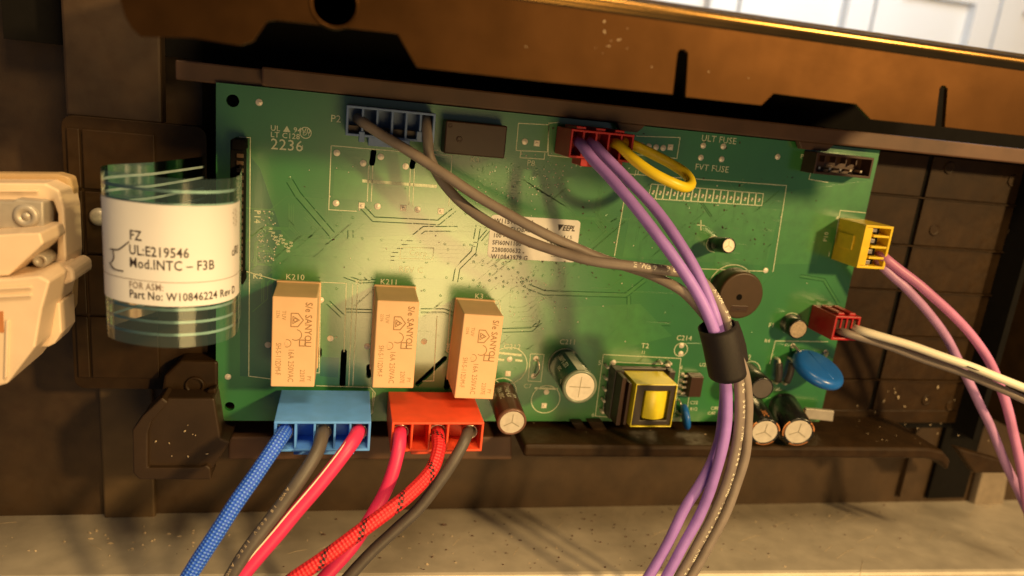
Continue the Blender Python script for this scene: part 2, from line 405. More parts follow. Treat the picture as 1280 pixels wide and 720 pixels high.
#@@STRUCT
# ================================================================ setting
# back panel of the appliance, with a square cut-out at upper left
mb = MB()
cut = [xy(22, 4, -28), xy(104, 6, -28), xy(104, 35, -28), xy(22, 33, -28)]
plate(mb, [(-190, -165), (430, -165), (430, 35), (-190, 35)], [cut], -29, -28)
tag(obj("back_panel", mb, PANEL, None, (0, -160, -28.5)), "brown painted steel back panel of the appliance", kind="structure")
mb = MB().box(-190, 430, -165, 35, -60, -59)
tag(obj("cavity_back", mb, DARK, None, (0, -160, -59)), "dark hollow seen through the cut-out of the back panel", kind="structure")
# satin shelf with rolled front lip
def lerp(a, b, t): return a + (b - a) * t
bl, br, fl, fr = A(0, 645, -28), A(1280, 625, -28), A(0, 719, 8), A(1280, 711, 32)
def sh(u, v, dy=0, dh=0):
    p = lerp(lerp(bl, br, u), lerp(fl, fr, u), v); return (p.x, p.y + dy, p.z + dh)
mb = MB(); us = [-0.5 + 2.0 * i / 40 for i in range(41)]
prof = [(0.0, 0, 0), (0.5, 0, 0), (1.0, 0, 0), (1.0, -0.35, 1.1), (1.0, -1.1, 1.8), (1.0, -2.2, 2.1), (1.0, -30, 2.1), (1.0, -30, -4), (0.0, -30, 0)]
vs = [sh(u, v, dy, dh) for u in us for v, dy, dh in prof]; n = len(prof)
mb.add(vs, [(i * n + j, i * n + j + 1, (i + 1) * n + j + 1, (i + 1) * n + j) for i in range(40) for j in range(n - 1)])
tag(obj("shelf", mb, SHELF, None, (100, -160, 0)), "scratched satin metal shelf below the circuit board", kind="structure")
# cabinet far behind, upper right
H = -420
cx0 = A(1093, 40, H).x; cx1 = A(1245, 40, H).x; cyt = A(1200, 6, H).y
cab = empty("wall_cabinet", (cx0, cyt - 260, H), "white cabinet with panelled doors, blurred far behind the bracket", "cabinet")
obj("carcass", MB().box(cx0 - 420, cx1 + 420, cyt - 320, cyt + 240, H - 60, H - 4), WHITEC, cab)
wdt = cx1 - cx0
for k in range(-2, 3):
    x0 = cx0 - 14 + k * (wdt + 0); x1 = x0 + wdt - 3
    d = MB()
    plate(d, [(x0, cyt - 310), (x1, cyt - 310), (x1, cyt + 26), (x0, cyt + 26)], [[(x0 + 26, cyt - 284), (x1 - 26, cyt - 284), (x1 - 26, cyt), (x0 + 26, cyt)]], H - 4 + 0.4, H + 14)
    dd = obj("door", d, WHITEC, cab)
    obj("door_panel", MB().box(x0 + 26.2, x1 - 26.2, cyt - 283.8, cyt - 0.2, H - 3.5, H + 4), WHITEC, dd)
    d = MB().box(x0, x1, cyt + 29, cyt + 230, H - 3.6, H + 14); obj("door", d, WHITEC, cab)

# ================================================================ metal bracket across the top
BKH = 70
bp = [(150, 0), (156, 20), (165, 36), (176, 46), (240, 47), (300, 57), (316, 52), (333, 27), (345, 25), (497, 42), (505, 56), (521, 84), (680, 102),
      (841, 118), (847, 66), (850, 62), (856, 62), (860, 66), (857, 121), (952, 131.5), (967, 117), (1070, 130), (1088, 149), (1169, 157.5),
      (1174.5, 111), (1177, 107), (1181, 107), (1184.5, 111), (1181, 159), (1280, 170), (1420, 186)]
out = [xy(x, y, BKH) for x, y in bp]
yt0 = A(800, 0, BKH).y - 3.4
xr = out[-1][0]; xl = out[0][0]
brk = empty("metal_bracket", (120, 7, BKH), "long folded gold-brown metal bracket with notches and slots above the board", "bracket")
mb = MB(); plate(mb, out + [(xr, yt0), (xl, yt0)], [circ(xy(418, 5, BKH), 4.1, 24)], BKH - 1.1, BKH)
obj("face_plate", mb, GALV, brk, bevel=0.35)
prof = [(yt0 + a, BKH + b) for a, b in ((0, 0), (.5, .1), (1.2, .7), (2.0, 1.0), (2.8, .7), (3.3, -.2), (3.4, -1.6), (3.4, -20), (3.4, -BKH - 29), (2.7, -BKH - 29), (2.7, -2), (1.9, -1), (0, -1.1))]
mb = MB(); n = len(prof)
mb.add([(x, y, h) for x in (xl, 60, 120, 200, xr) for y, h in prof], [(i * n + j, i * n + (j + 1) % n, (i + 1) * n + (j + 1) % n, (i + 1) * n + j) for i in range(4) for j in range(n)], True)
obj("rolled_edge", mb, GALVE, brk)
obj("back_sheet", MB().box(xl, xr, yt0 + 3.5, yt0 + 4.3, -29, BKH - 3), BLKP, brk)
obj("hole_rim", MB().lathe((*xy(418, 5, BKH), BKH - 3), (0, 0, 1), [(0, 4.1), (0, 4.6), (3.2, 4.6), (3.2, 4.1), (0, 4.1)], 24), GALV, brk)
# ================================================================ black plastic tray that holds the board
tray = empty("plastic_tray", (120, -118, -12), "black plastic tray with ribs and ledges that holds the green circuit board", "tray")
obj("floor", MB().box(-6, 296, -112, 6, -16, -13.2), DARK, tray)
mb = MB().box(12.5, 330, 0.35, 5.6, -12, 4.4)
obj("top_flange", mb, FLANGE, tray, bevel=0.6)
obj("gap_shade_sheet", MB().box(-60, 330, 5.9, 34, -24, -20), DARK, tray)  # added black sheet standing for the unlit gap between flange and bracket
mb = MB().box(-11, 12.4, -0.4, 5.0, -12, -2)
obj("flange_arm", mb, FLANGE, tray, bevel=0.5)
mb = MB().box(-41, -16, -13.5, 34, -14, -8)
obj("side_upright", mb, PANEL, tray, bevel=0.8)
for x0, x1, pyo in ((770, 803, 0), (1002, 1044, 0)):       # clips reaching over the board's upper edge
    p, q = xy(x0, 152, 3), xy(x1, 155, 3)
    obj("clip", MB().prism([(p[0], 0.4), (q[0] + 1, 0.4), (q[0] - 1.5, -2.1), (p[0] + 1.5, -2.1)], 1.2, 3.6), FLANGE, tray, bevel=0.3)
# rear panels of the tray right of the board: one tile per field, dark joints between
ys = [0.1, -16, -34.6, -52.6, -71.4, -90.2, -104]
for x0, x1 in ((214, 248.6), (250.9, 293)):
    for a, b in zip(ys[:-1], ys[1:]):
        t = obj("rear_panel", MB().box(x0, x1, b + 0.35, a - 0.35, -13.2, -12 + random.uniform(-.15, .1)), BLKP, tray, ((x0 + x1) / 2, (a + b) / 2, -12), bevel=0.25)
rp = MB()
for y in ys[1:-1]: rp.box(214, 293.5, y - 0.2, y + 0.2, -13.1, -11.4)
obj("rib", rp, BLKP, tray)
for px, py in ((1187, 210), (1266, 226), (1168, 287), (1265, 290), (1107, 299), (1188, 507), (1158, 500)):
    c = A(px, py, -12); r = 2.3 if px > 1120 else .7
    obj("ejector_mark", MB().lathe((c.x, c.y, -12.2), (0, 0, 1), [(0, r), (0.5, r), (0.55, r * .8), (0.35, r * .7)], 20), BLKP, tray)
obj("side_wall", MB().box(293.2, 296, -112, 0.2, -14, -2), DARK, tray)
obj("side_wall", MB().box(318, 330, -110, 0.2, -28, 0), BLKP, tray, bevel=0.8)
# bottom ledge with rounded right end
lz = [(97, -104.2), (255, -106.7), (262, -108.2), (266.5, -112)]
def ledge_pts(dy): return [(x, y + dy) for x, y in lz]
top = ledge_pts(0); bot = ledge_pts(-4.6)
mb = MB(); mb.prism(top + bot[::-1], -27, 15)
obj("bottom_ledge", mb, BLKP, tray, bevel=1.2, seg=3)
obj("ledge_back", MB().box(-3, 300, -109.5, -103.5, -27, -12.4), BLKP, tray, bevel=0.5)
mb = MB().prism([xy(285, 546, -2), xy(640, 546, -2), xy(640, 575, -2), xy(285, 575, -2)], -26, -2)
obj("lower_rail", mb, FLANGE, tray, bevel=0.7)
for a, b, c, d in (((713, 527), (728, 527), (741, 548), (730, 550)), ((734, 526), (752, 526), (766, 549), (748, 551))):
    obj("ledge_clip", MB().prism([xy(*a, 2), xy(*b, 2), xy(*c, 2), xy(*d, 2)], -3, 3), BLKP, tray, bevel=0.4)
# ledge at far right below the side wall
mb = MB().prism([xy(1196, 560, 4), xy(1250, 575, 4), xy(1262, 592, 4), xy(1218, 592, 4)], 0, 4)
obj("corner_foot", mb, BLKP, tray, bevel=0.8)
# pocket at lower left
floor_ = [xy(x, y, 8) for x, y in ((168, 540), (180, 523), (206, 498), (268, 498), (276, 548), (288, 553), (264, 588), (184, 590), (170, 590))]
obj("pocket_floor", MB().prism(floor_, -6, 8), FLANGE2, tray, bevel=.6)
rim_ = [xy(x, y, 9.6) for x, y in ((165, 538), (178, 520), (202, 497), (210, 503), (190, 526), (185, 541), (185, 585), (250, 585), (258, 582), (263, 586), (264, 600), (174, 600), (166, 592))]
pk = MB(); plate(pk, rim_, [], 1, 9.6)
obj("pocket_rim", pk, FLANGE2, tray, bevel=.5, seg=3)
c = A(243, 483, 2)
mb = MB().prism([xy(200, 500, 1), xy(205, 470, 1), xy(225, 451, 1), xy(272, 452, 1), xy(272, 520, 1), xy(230, 524, 1)], -14, 1)
obj("boss_plate", mb, BLKP, tray, bevel=0.8)
obj("screw_boss", MB().lathe((c.x, c.y, 0.5), (0, 0, 1), [(0, 3), (1.2, 2.8), (1.25, 2.2), (0.3, 2.0), (0.3, 0.01)], 24), BLKP, tray)
obj("board_clip", MB().prism([xy(258, 488, 4), xy(270, 485, 4), xy(271, 508, 4), xy(259, 516, 4)], -4, 4), BLKP, tray, bevel=0.6)
# left wing: rounded plate with four recessed fields
x0, x1, y0, y1 = -41.6, -3.5, -95, -13
wg = MB(); plate(wg, [p for p in rrect(x0, x1, y0, y1, 3)], [], -12, -6)
obj("wing_plate", wg, BLKP, tray, bevel=0.6)
yy = [-16, -33.5, -52.3, -71.2, -91.5]
for a, b in zip(yy[:-1], yy[1:]):
    obj("wing_panel", MB().box(-36.2, -17.4, b + 0.4, a - 0.4, -6.1, -5), BLKP, tray, (-27, (a + b) / 2, -5), bevel=0.3)
    obj("wing_panel", MB().box(-40.2, -36.9, b + 0.4, a - 0.4, -6.1, -5.2), BLKP, tray, (-38, (a + b) / 2, -5), bevel=0.3)
# posts below
pl, pr = A(126, 560, -25.5), A(192, 560, -25.5)
tag(obj("steel_post", MB().box(pl.x, pr.x, -158, -92, -28, -25.5), POST, None, bevel=0.8), "flat brown steel post at lower left, below the black tray", "post")
a, b, c, d = xy(1229, 588, -24), xy(1262, 588, -24), xy(1254, 634, -24), xy(1217, 634, -24)
tag(obj("steel_post", MB().prism([a, b, c, d], -28, -24), POSTL, None, bevel=0.8), "pale metal foot at lower right, beside the pink wires", "post")
a = A(1139, 580, -24); b = A(1176, 580, -24); c_ = A(1222, 580, -24)
tag(obj("seam_strip", MB().box(a.x, a.x + 1.6, -153, -108, -28, -25.5), PANEL, None, bevel=0.4), "narrow upright seam strip on the brown panel under the ledge", "strip")
tag(obj("dark_plate", MB().box(b.x, c_.x, -154, -108, -28, -26), DARK, None), "black plate beside the pale metal foot under the ledge", "plate")
#@@BOARD
# ================================================================ circuit board and everything soldered to it
BW, BH = 217.0, 102.9
pcb = empty("circuit_board", (108, -102.9, 0), "green printed circuit board with relays, capacitors and connectors in the black tray", "circuit board")
holes = [circ(xy(291, 126), 1.75), circ(xy(287, 508), 1.5)]
for p, q, w in (((467, 190), (465, 204), 1.7), ((517, 199), (515, 208), 1.7), ((430, 440), (428, 482), 1.9), ((556, 448), (522, 480), 1.7), ((399, 437), (399, 444), 1.6),
                ((461, 458), (461, 470), 1.6), ((561, 470), (559, 484), 2.4)):
    holes.append(capsule(A(*p), A(*q), w))
mb = MB(); plate(mb, [(0, 0), (BW, 0), (BW, -BH), (0, -BH)], holes, -1.6, 0)
obj("substrate", mb, GREEN, pcb)
# copper areas under the mask
def copper(pxs, m, h=0.035): obj("copper_area", MB().prism([xy(x, y) for x, y in pxs], -0.2, h), m, pcb)
copper([(300, 180), (300, 470), (338, 472), (340, 330), (352, 290), (325, 210)], GREEND)
copper([(418, 212), (558, 222), (556, 255), (416, 248)], GREENL)
copper([(355, 300), (340, 345), (560, 348), (595, 300), (575, 290), (470, 296)], GREENL)
copper([(790, 250), (975, 262), (958, 332), (778, 322)], GREENL)
copper([(402, 446), (424, 447), (422, 472), (400, 470)], GREEND, 0.03)
copper([(770, 462), (832, 466), (826, 520), (762, 516)], GREEND, 0.04)
copper([(690, 385), (800, 380), (840, 420), (760, 440), (700, 420)], GREENL)
copper([(980, 240), (1090, 225), (1082, 265), (1040, 262), (1020, 330), (968, 330)], GREENL)
tr = [([(453, 259), (467, 274), (548, 278), (568, 262)], 1.1), ([(438, 288), (438, 325), (463, 350)], 1.2), ([(572, 286), (530, 286), (491, 318), (489, 345)], 1.2),
      ([(598, 282), (592, 315), (572, 335), (569, 352)], 1.2), ([(628, 413), (664, 412), (676, 402)], 1.0), ([(660, 358), (680, 366), (782, 369), (806, 350)], 1.2),
      ([(786, 370), (786, 398), (752, 430)], 1.0), ([(362, 226), (372, 243), (415, 293)], 1.6), ([(410, 378), (428, 395)], 1.0), ([(432, 388), (468, 389)], .7),
      ([(526, 388), (555, 388), (574, 396)], .8), ([(526, 393), (553, 393), (572, 402)], .5), ([(800, 395), (808, 404), (838, 405)], .9), ([(765, 335), (800, 336), (820, 345)], .8),
      ([(600, 300), (612, 286), (606, 270)], .7), ([(430, 345), (450, 352), (470, 351)], .6), ([(1000, 345), (1030, 350), (1048, 380)], .8)]
for k in range(7): tr.append(([(575 + 3 * k, 216 + 4 * k), (650 + 6 * k, 221 + 4 * k), (672 + 7 * k, 238 + 4 * k)], 0.28))
for k in range(6): tr.append(([(475, 300 + 5 * k), (600 - 6 * k, 303 + 5 * k)], 0.22))
for k in range(5): tr.append(([(640, 385 + 6 * k), (655 + 4 * k, 384 + 6 * k), (668 + 3 * k, 376 + 4 * k)], 0.25))
for pts, w in tr:
    mbt = MB().ribbon([xy(x, y) for x, y in pts], w, -0.1, 0.085)
    tobj = obj("trace", mbt, GREENL, pcb)
    if w > .55:                                            # etched gaps on both sides of a wide track
        gp = MB(); P2_ = [Vector(xy(x, y)) for x, y in pts]
        for sgn in (-1, 1):
            off = MB().strip(P2_, w + .34, 0); k = len(P2_); side_ = off.v[:k] if sgn > 0 else off.v[k:]
            gp.strip([(p.x, p.y) for p in side_], .26, .02)
        obj("etched_gap", gp, DGREEN, tobj)
ft = MB()
random.seed(21)
for k in range(150):                                       # fine signal tracks, too small to pick apart
    x, y = random.choice(((random.gauss(640, 60), random.gauss(330, 50)), (random.uniform(350, 1000), random.uniform(215, 450)), (random.gauss(900, 60), random.gauss(270, 40)), (random.gauss(360, 20), random.gauss(310, 30))))
    a = random.choice((0, 45, 90, 135, 180, 225, 270, 315)); pp_ = [Vector(xy(x, y))]
    for q in range(random.randint(2, 4)):
        a += random.choice((-45, 0, 45)); l_ = random.uniform(1.5, 8)
        pp_.append(pp_[-1] + Vector((math.cos(math.radians(a)), math.sin(math.radians(a)))) * l_)
    if all(2 < p.x < 214 and -100 < p.y < -14 for p in pp_):
        for o_ in range(random.choice((1, 1, 2, 3))): ft.ribbon([(p.x + .55 * o_, p.y + .3 * o_) for p in pp_], .26, -.1, .06 + .004 * (k % 7))
tag(obj("fine_trace", ft, GREENL, pcb), "fine raised copper tracks under the green lacquer", kind="stuff")
vi = MB()
vps = [(362, 222), (364, 232), (413, 297), (410, 290), (390, 285), (421, 281), (394, 263), (424, 265), (441, 272), (477, 276), (505, 277), (453, 298), (477, 300), (525, 302), (556, 305), (580, 306), (588, 306),
       (607, 305), (461, 324), (419, 321), (374, 320), (398, 319), (450, 342), (505, 327), (533, 328), (560, 329), (592, 327), (603, 331), (531, 346), (558, 347), (577, 348), (582, 267), (560, 312)]
for k in range(60): vps.append((random.gauss(650, 28), random.gauss(350, 22)))
for k in range(60): vps.append((random.uniform(590, 690), random.uniform(205, 250)))
for k in range(40): vps.append((random.uniform(345, 1030), random.uniform(200, 470)))
for k in range(25): vps.append((random.uniform(322, 345), random.uniform(265, 330)))
for x, y in vps:
    c = xy(x, y)
    if not (1 < c[0] < 215 and -100 < c[1] < -1): continue
    vi.lathe((c[0], c[1], 0), (0, 0, 1), [(0, .42), (0.045, .39), (0.05, .22), (0.01, .17)], 8)
tag(obj("via", vi, GREENL, pcb), "tiny plated through-holes scattered over the board", kind="stuff")
sd_ = MB()
for k in range(230):                                       # tiny solder points
    x, y = random.choice(((random.gauss(650, 26), random.gauss(365, 24)), (random.gauss(640, 30), random.gauss(228, 14)), (random.uniform(322, 346), random.uniform(262, 332)), (random.uniform(595, 720), random.uniform(190, 420)), (random.gauss(690, 18), random.gauss(222, 16)), (random.uniform(350, 1030), random.uniform(190, 480))))
    c = xy(x, y)
    if 1 < c[0] < 215 and -100 < c[1] < -1: sd_.lathe((c[0], c[1], 0.03), (0, 0, 1), [(0, random.uniform(.16, .30)), (.09, .13), (.11, .03)], 6)
tag(obj("solder_point", sd_, SOLDER, pcb), "tiny bright solder points on the board", kind="stuff")
# pads
def pad_mesh(sq):
    m = MB()
    if sq: m.hexa([(-.95, -.95, 0), (.95, -.95, 0), (.95, .95, 0), (-.95, .95, 0)], [(-.8, -.8, .16), (.8, -.8, .16), (.8, .8, .16), (-.8, .8, .16)]); m.lathe((0, 0, .1), (0, 0, 1), [(0, .55), (.25, .4), (.32, .1)], 10)
    else: m.lathe((0, 0, 0), (0, 0, 1), [(0, 1.0), (.1, .98), (.16, .72), (.14, .6), (.38, .36), (.42, .05)], 16)
    return m.build_mesh("pad", SOLDER, (0, 0, 0))
PR, PS = pad_mesh(0), pad_mesh(1)
for x, y in ((324, 128), (421, 191), (420, 254), (454, 204), (476, 196), (507, 208), (472, 258), (522, 262), (656, 177), (413, 423), (335, 431), (459, 433), (530, 427), (401, 375),
             (802, 182), (811, 183), (820, 184), (829, 185), (879, 182), (904, 183), (876, 197), (902, 199), (972, 196), (637, 449), (683, 490), (852, 432), (851, 442), (670, 448), (667, 470),
             (767, 453), (835, 457), (757, 511), (957, 338), (991, 432), (1032, 440), (285, 471)):
    share("pad", PR, pcb, A(x, y))
for x, y in ((452, 257), (504, 260), (551, 264), (671, 179), (838, 184), (635, 467), (680, 507)): share("pad", PS, pcb, A(x, y))
# printed outlines and lettering
so = MB(); SH = 0.10
def ln(pts, w=0.26): so.strip([xy(x, y) for x, y in pts], w, SH)
for q in ([(414, 182), (565, 195), (561, 258)], [(414, 182), (411, 262), (446, 264)], [(461, 207), (459, 252)], [(466, 207), (464, 252)], [(513, 211), (511, 256)], [(518, 211), (516, 258)],
          [(299, 171), (313, 172), (311, 470), (342, 474)], [(297, 336), (345, 350), (345, 350)], [(345, 350), (433, 354), (430, 440)], [(401, 353), (399, 466), (394, 466)], [(441, 355), (436, 482)], [(447, 356), (441, 482)],
          [(395, 482), (463, 484), (469, 491), (465, 516), (462, 519)], [(466, 440), (466, 360), (520, 360)], [(546, 398), (542, 476), (528, 476)], [(571, 430), (571, 374), (624, 376), (626, 390)],
          [(563, 380), (559, 440)], [(648, 154), (686, 156), (684, 190), (645, 188), (648, 154)], [(651, 189), (650, 197), (680, 199), (681, 191)], [(699, 153), (686, 154), (685, 194), (712, 197)],
          [(795, 170), (850, 172), (846, 198), (780, 192)], [(780, 217), (983, 232), (966, 340)], [(780, 250), (768, 320)], [(876, 336), (957, 339)], [(663, 442), (680, 443), (676, 477), (660, 476), (663, 442)],
          [(754, 443), (851, 448), (843, 520)], [(754, 443), (744, 520), (775, 522)], [(763, 452), (840, 456)], [(763, 452), (753, 516), (770, 517)], [(1050, 263), (1082, 266)], [(1050, 263), (1040, 322), (1052, 326)],
          [(1020, 188), (1011, 224), (1035, 228)], [(1020, 188), (1030, 187)], [(969, 426), (1035, 427)], [(969, 426), (962, 455)], [(848, 494), (861, 495), (859, 512)], [(543, 143), (541, 188), (548, 188)],
          [(501, 309), (542, 310), (541, 324), (500, 323), (501, 309)], [(871, 281), (881, 282)], [(876, 275), (876, 288)], [(466, 516), (466, 490)]): ln(q, .24)
ln([(453, 226), (546, 233)], 0.9)
ln([(616, 440), (652, 444)], 0.8); ln([(616, 448), (630, 450)], .8); ln([(644, 450), (653, 451)], .8); ln([(668, 485), (697, 486)], .7)
for (x, y), r in (((635, 457), 6.6), ((682, 499), 5.1), ((705, 455), 5.6), ((851, 437), 2.5), ((913, 362), 9.0), ((988, 404), 3.9), ((892, 305), 2.7), ((937, 465), 4.2), ((627, 490), 5.1)):
    so.ring(xy(x, y), r - .13, r + .13, SH, 40)
c = xy(382, 166); so.ring(c, 1.45, 1.7, SH, 24)
rowt = [(814, 230), (954, 242)]; rowb = [(810, 248), (952, 257)]
def rp_(t, top): a, b = (rowt if top else rowb); return (a[0] + (b[0] - a[0]) * t, a[1] + (b[1] - a[1]) * t)
ln([rp_(0, 1), rp_(1, 1), rp_(1, 0), rp_(0, 0), rp_(0, 1)], .24)
for k in range(1, 16): ln([rp_(k / 16, 1), rp_(k / 16, 0)], .45)
pm = MB().lathe((0, 0, 0), (0, 0, 1), [(0, .5), (.2, .5), (.5, .3), (.5, .02)], 8).build_mesh("pin", SOLDER, (0, 0, 0))
for k in range(16):
    t = (k + .5) / 16; a, b = rp_(t, 1), rp_(t, 0)
    so.strip([xy(a[0] * .6 + b[0] * .4, a[1] * .6 + b[1] * .4), xy(a[0] * .3 + b[0] * .7, a[1] * .3 + b[1] * .7)], .7, .07)
    share("pin", pm, pcb, A((a[0] + b[0]) / 2, (a[1] + b[1]) / 2))
obj("silkscreen_outline", so, SILK, pcb)
def silk(s, x, y, size, u=(1, 0, 0), v=(0, 1, 0), bold=0.0, narrow=1.0): obj("silkscreen_lettering", put_text(MB(), s, (*xy(x, y), SH + .005), size, u, v, bold, narrow), SILK, pcb, (*xy(x, y), SH))
silk("P2", 413, 152, 2.9); silk("UL ▲ 94V0", 338, 163, 2.2, bold=.01); silk("LT C128", 338, 171, 2.2, bold=.01); silk("2236", 338, 186, 4.4, bold=.005); silk("1", 376, 187, 2); silk("D1", 378, 169, 1.7)
silk("K210", 357, 349, 2.5); silk("K211", 475, 355, 2.5); silk("K3", 593, 373, 2.5); silk("K2", 316, 348, 2.4); silk("K4", 588, 202, 2.3); silk("P8", 658, 207, 2.6); silk("P3", 719, 208, 2.4)
silk("REV C", 498, 340, 2.8); silk("Corp.", 511, 319, 2.6); silk("C211", 699, 430, 2.6); silk("C212", 629, 436, 2.6); silk("C214", 845, 425, 2.6); silk("T2", 801, 435, 2.6); silk("11", 801, 442, 1.6)
silk("5", 747, 456, 2.4); silk("4", 849, 462, 2.2); silk("6", 739, 521, 2.2); silk("ULT FUSE", 876, 176, 2.9); silk("FVT FUSE", 868, 212, 2.9); silk("L2", 930, 449, 2.6); silk("F1", 960, 409, 2.4)
silk("C7", 654, 485, 2.3); silk("K1", 444, 355, 2.2); silk("U200", 874, 458, 2.0); silk("C22", 862, 505, 1.8); silk("R12", 862, 513, 1.8); silk("C80", 888, 512, 1.8); silk("C40", 884, 518, 1.8)
silk("J1", 793, 218, 2.2); silk("P14", 318, 262, 2.6, (0, -1, 0), (1, 0, 0)); silk("GH", 563, 441, 2.2, (0, 1, 0), (-1, 0, 0)); silk("4", 1044, 275, 2.2); silk("P10", 1033, 302, 2.2, (0, 1, 0), (-1, 0, 0)); silk("1", 1034, 320, 2.2); silk("P11", 1000, 198, 2.2)
silk("R4", 955, 428, 2); silk("C6", 602, 494, 1.9)
for k in range(9): silk("R%d" % (k + 1), 336 + 3.2 * k, 284 + 3 * (k % 4) + k * 2.2, 1.5, (0, -1, 0), (1, 0, 0))


# ---- orange relays: case + print, one built and two copied
def make_relay(org, label):
    w, l, h = 12.3, 27.4, 17.3
    mb = MB().hexa([(-w / 2 - .1, -l / 2 - .1, .6), (w / 2 + .1, -l / 2 - .1, .6), (w / 2 + .1, l / 2 + .1, .6), (-w / 2 - .1, l / 2 + .1, .6)],
                   [(-w / 2, -l / 2, h), (w / 2, -l / 2, h), (w / 2, l / 2, h), (-w / 2, l / 2, h)])
    c = obj("relay", MB().add([Vector(v) + Vector(org) for v in mb.v], mb.f), RELAY, pcb, org, bevel=0.35, seg=3, label=label)
    k = MB().box(-w / 2 - .35, w / 2 + .35, -l / 2 - .35, l / 2 + .35, .1, 1.5)
    obj("base", MB().add([Vector(v) + Vector(org) for v in k.v], k.f), RELAY, c, org, bevel=.2)
    t = MB(); H = h + .03; dn = (0, -1, 0); rt = (1, 0, 0)
    def tx(s, x, y, size, nar=.85, bold=.0): put_text(t, s, (x, y, H), size * .94, dn, rt, bold, nar)
    tx("S/e SANYOU", 3.0, 12.3, 2.9, .86, .015); tx("16A 250VAC", -1.4, -1.8, 2.45, .8); tx("SH-S-112DM-F", -4.9, -.1, 2.3, .72)
    tx("TUV", -3.4, 9.6, 1.7, .9); tx("2236", -4.9, 9.6, 1.3, .9); tx("2207E", 2.0, -8.2, 2.0, .8); tx("PY", 4.0, -10.2, 1.8, .8)
    tri = [(0.1, 9.0), (2.6, 6.7), (0.1, 4.4)]
    def loop(p, wd): t.strip([*p, p[0]], wd, H)
    loop([(-.9, 8.9), (1.0, 8.9), (2.5, 6.9), (1.0, 4.9), (-.9, 4.9)], .3); loop([(-.4, 8.0), (1.4, 6.9), (-.4, 5.8)], .22); t.ring((.3, 6.9), .35, .6, H, 14)
    t.ring((.5, 2.4), 1.5, 1.75, H, 24, -2.2, 1.4); t.ring((-1.9, -.2), 1.05, 1.25, H, 20, -2.0, 1.8)
    loop([(1.6, .9), (3.2, .9), (3.2, -.9), (1.6, -.9)], .3)
    p = obj("printed_text", MB().add([Vector(v) + Vector(org) for v in t.v], t.f), RINK, c, org)
    q = MB().lathe((-1.9, -.2, h - .4), (0, 0, 1), [(0, .7), (.46, .7), (.5, .5), (.46, .05)], 14)
    q = obj("vent_plug", MB().add([Vector(v) + Vector(org) for v in q.v], q.f), RELAY, c, org)
    k = MB().box(-4.5, -3.7, -12.2, -11.4, -.5, .7).box(3.7, 4.5, -12.2, -11.4, -.5, .7).box(-.4, .4, 11.4, 12.2, -.5, .7)
    obj("pin", MB().add([Vector(v) + Vector(org) for v in k.v], k.f), SOLDER, c, org)
    return c
r0 = make_relay((23.9, -70.2, 0), "orange relay farthest left, above the blue plug")
for org, rot, lb in (((53.0, -70.2, 0), 0.0, "orange relay in the middle of the three, above the red plug's left end"), ((78.5, -73.5, 0), math.radians(1.6), "orange relay farthest right and slightly lower, beside the brown capacitor")):
    c = share("relay", r0.data, pcb, org, rot, lb)
    for m in r0.modifiers:
        n = c.modifiers.new(m.name, m.type); n.width = m.width; n.segments = m.segments; n.limit_method = m.limit_method; n.angle_limit = m.angle_limit
    for ch in r0.children: link(ch.copy(), c, org)

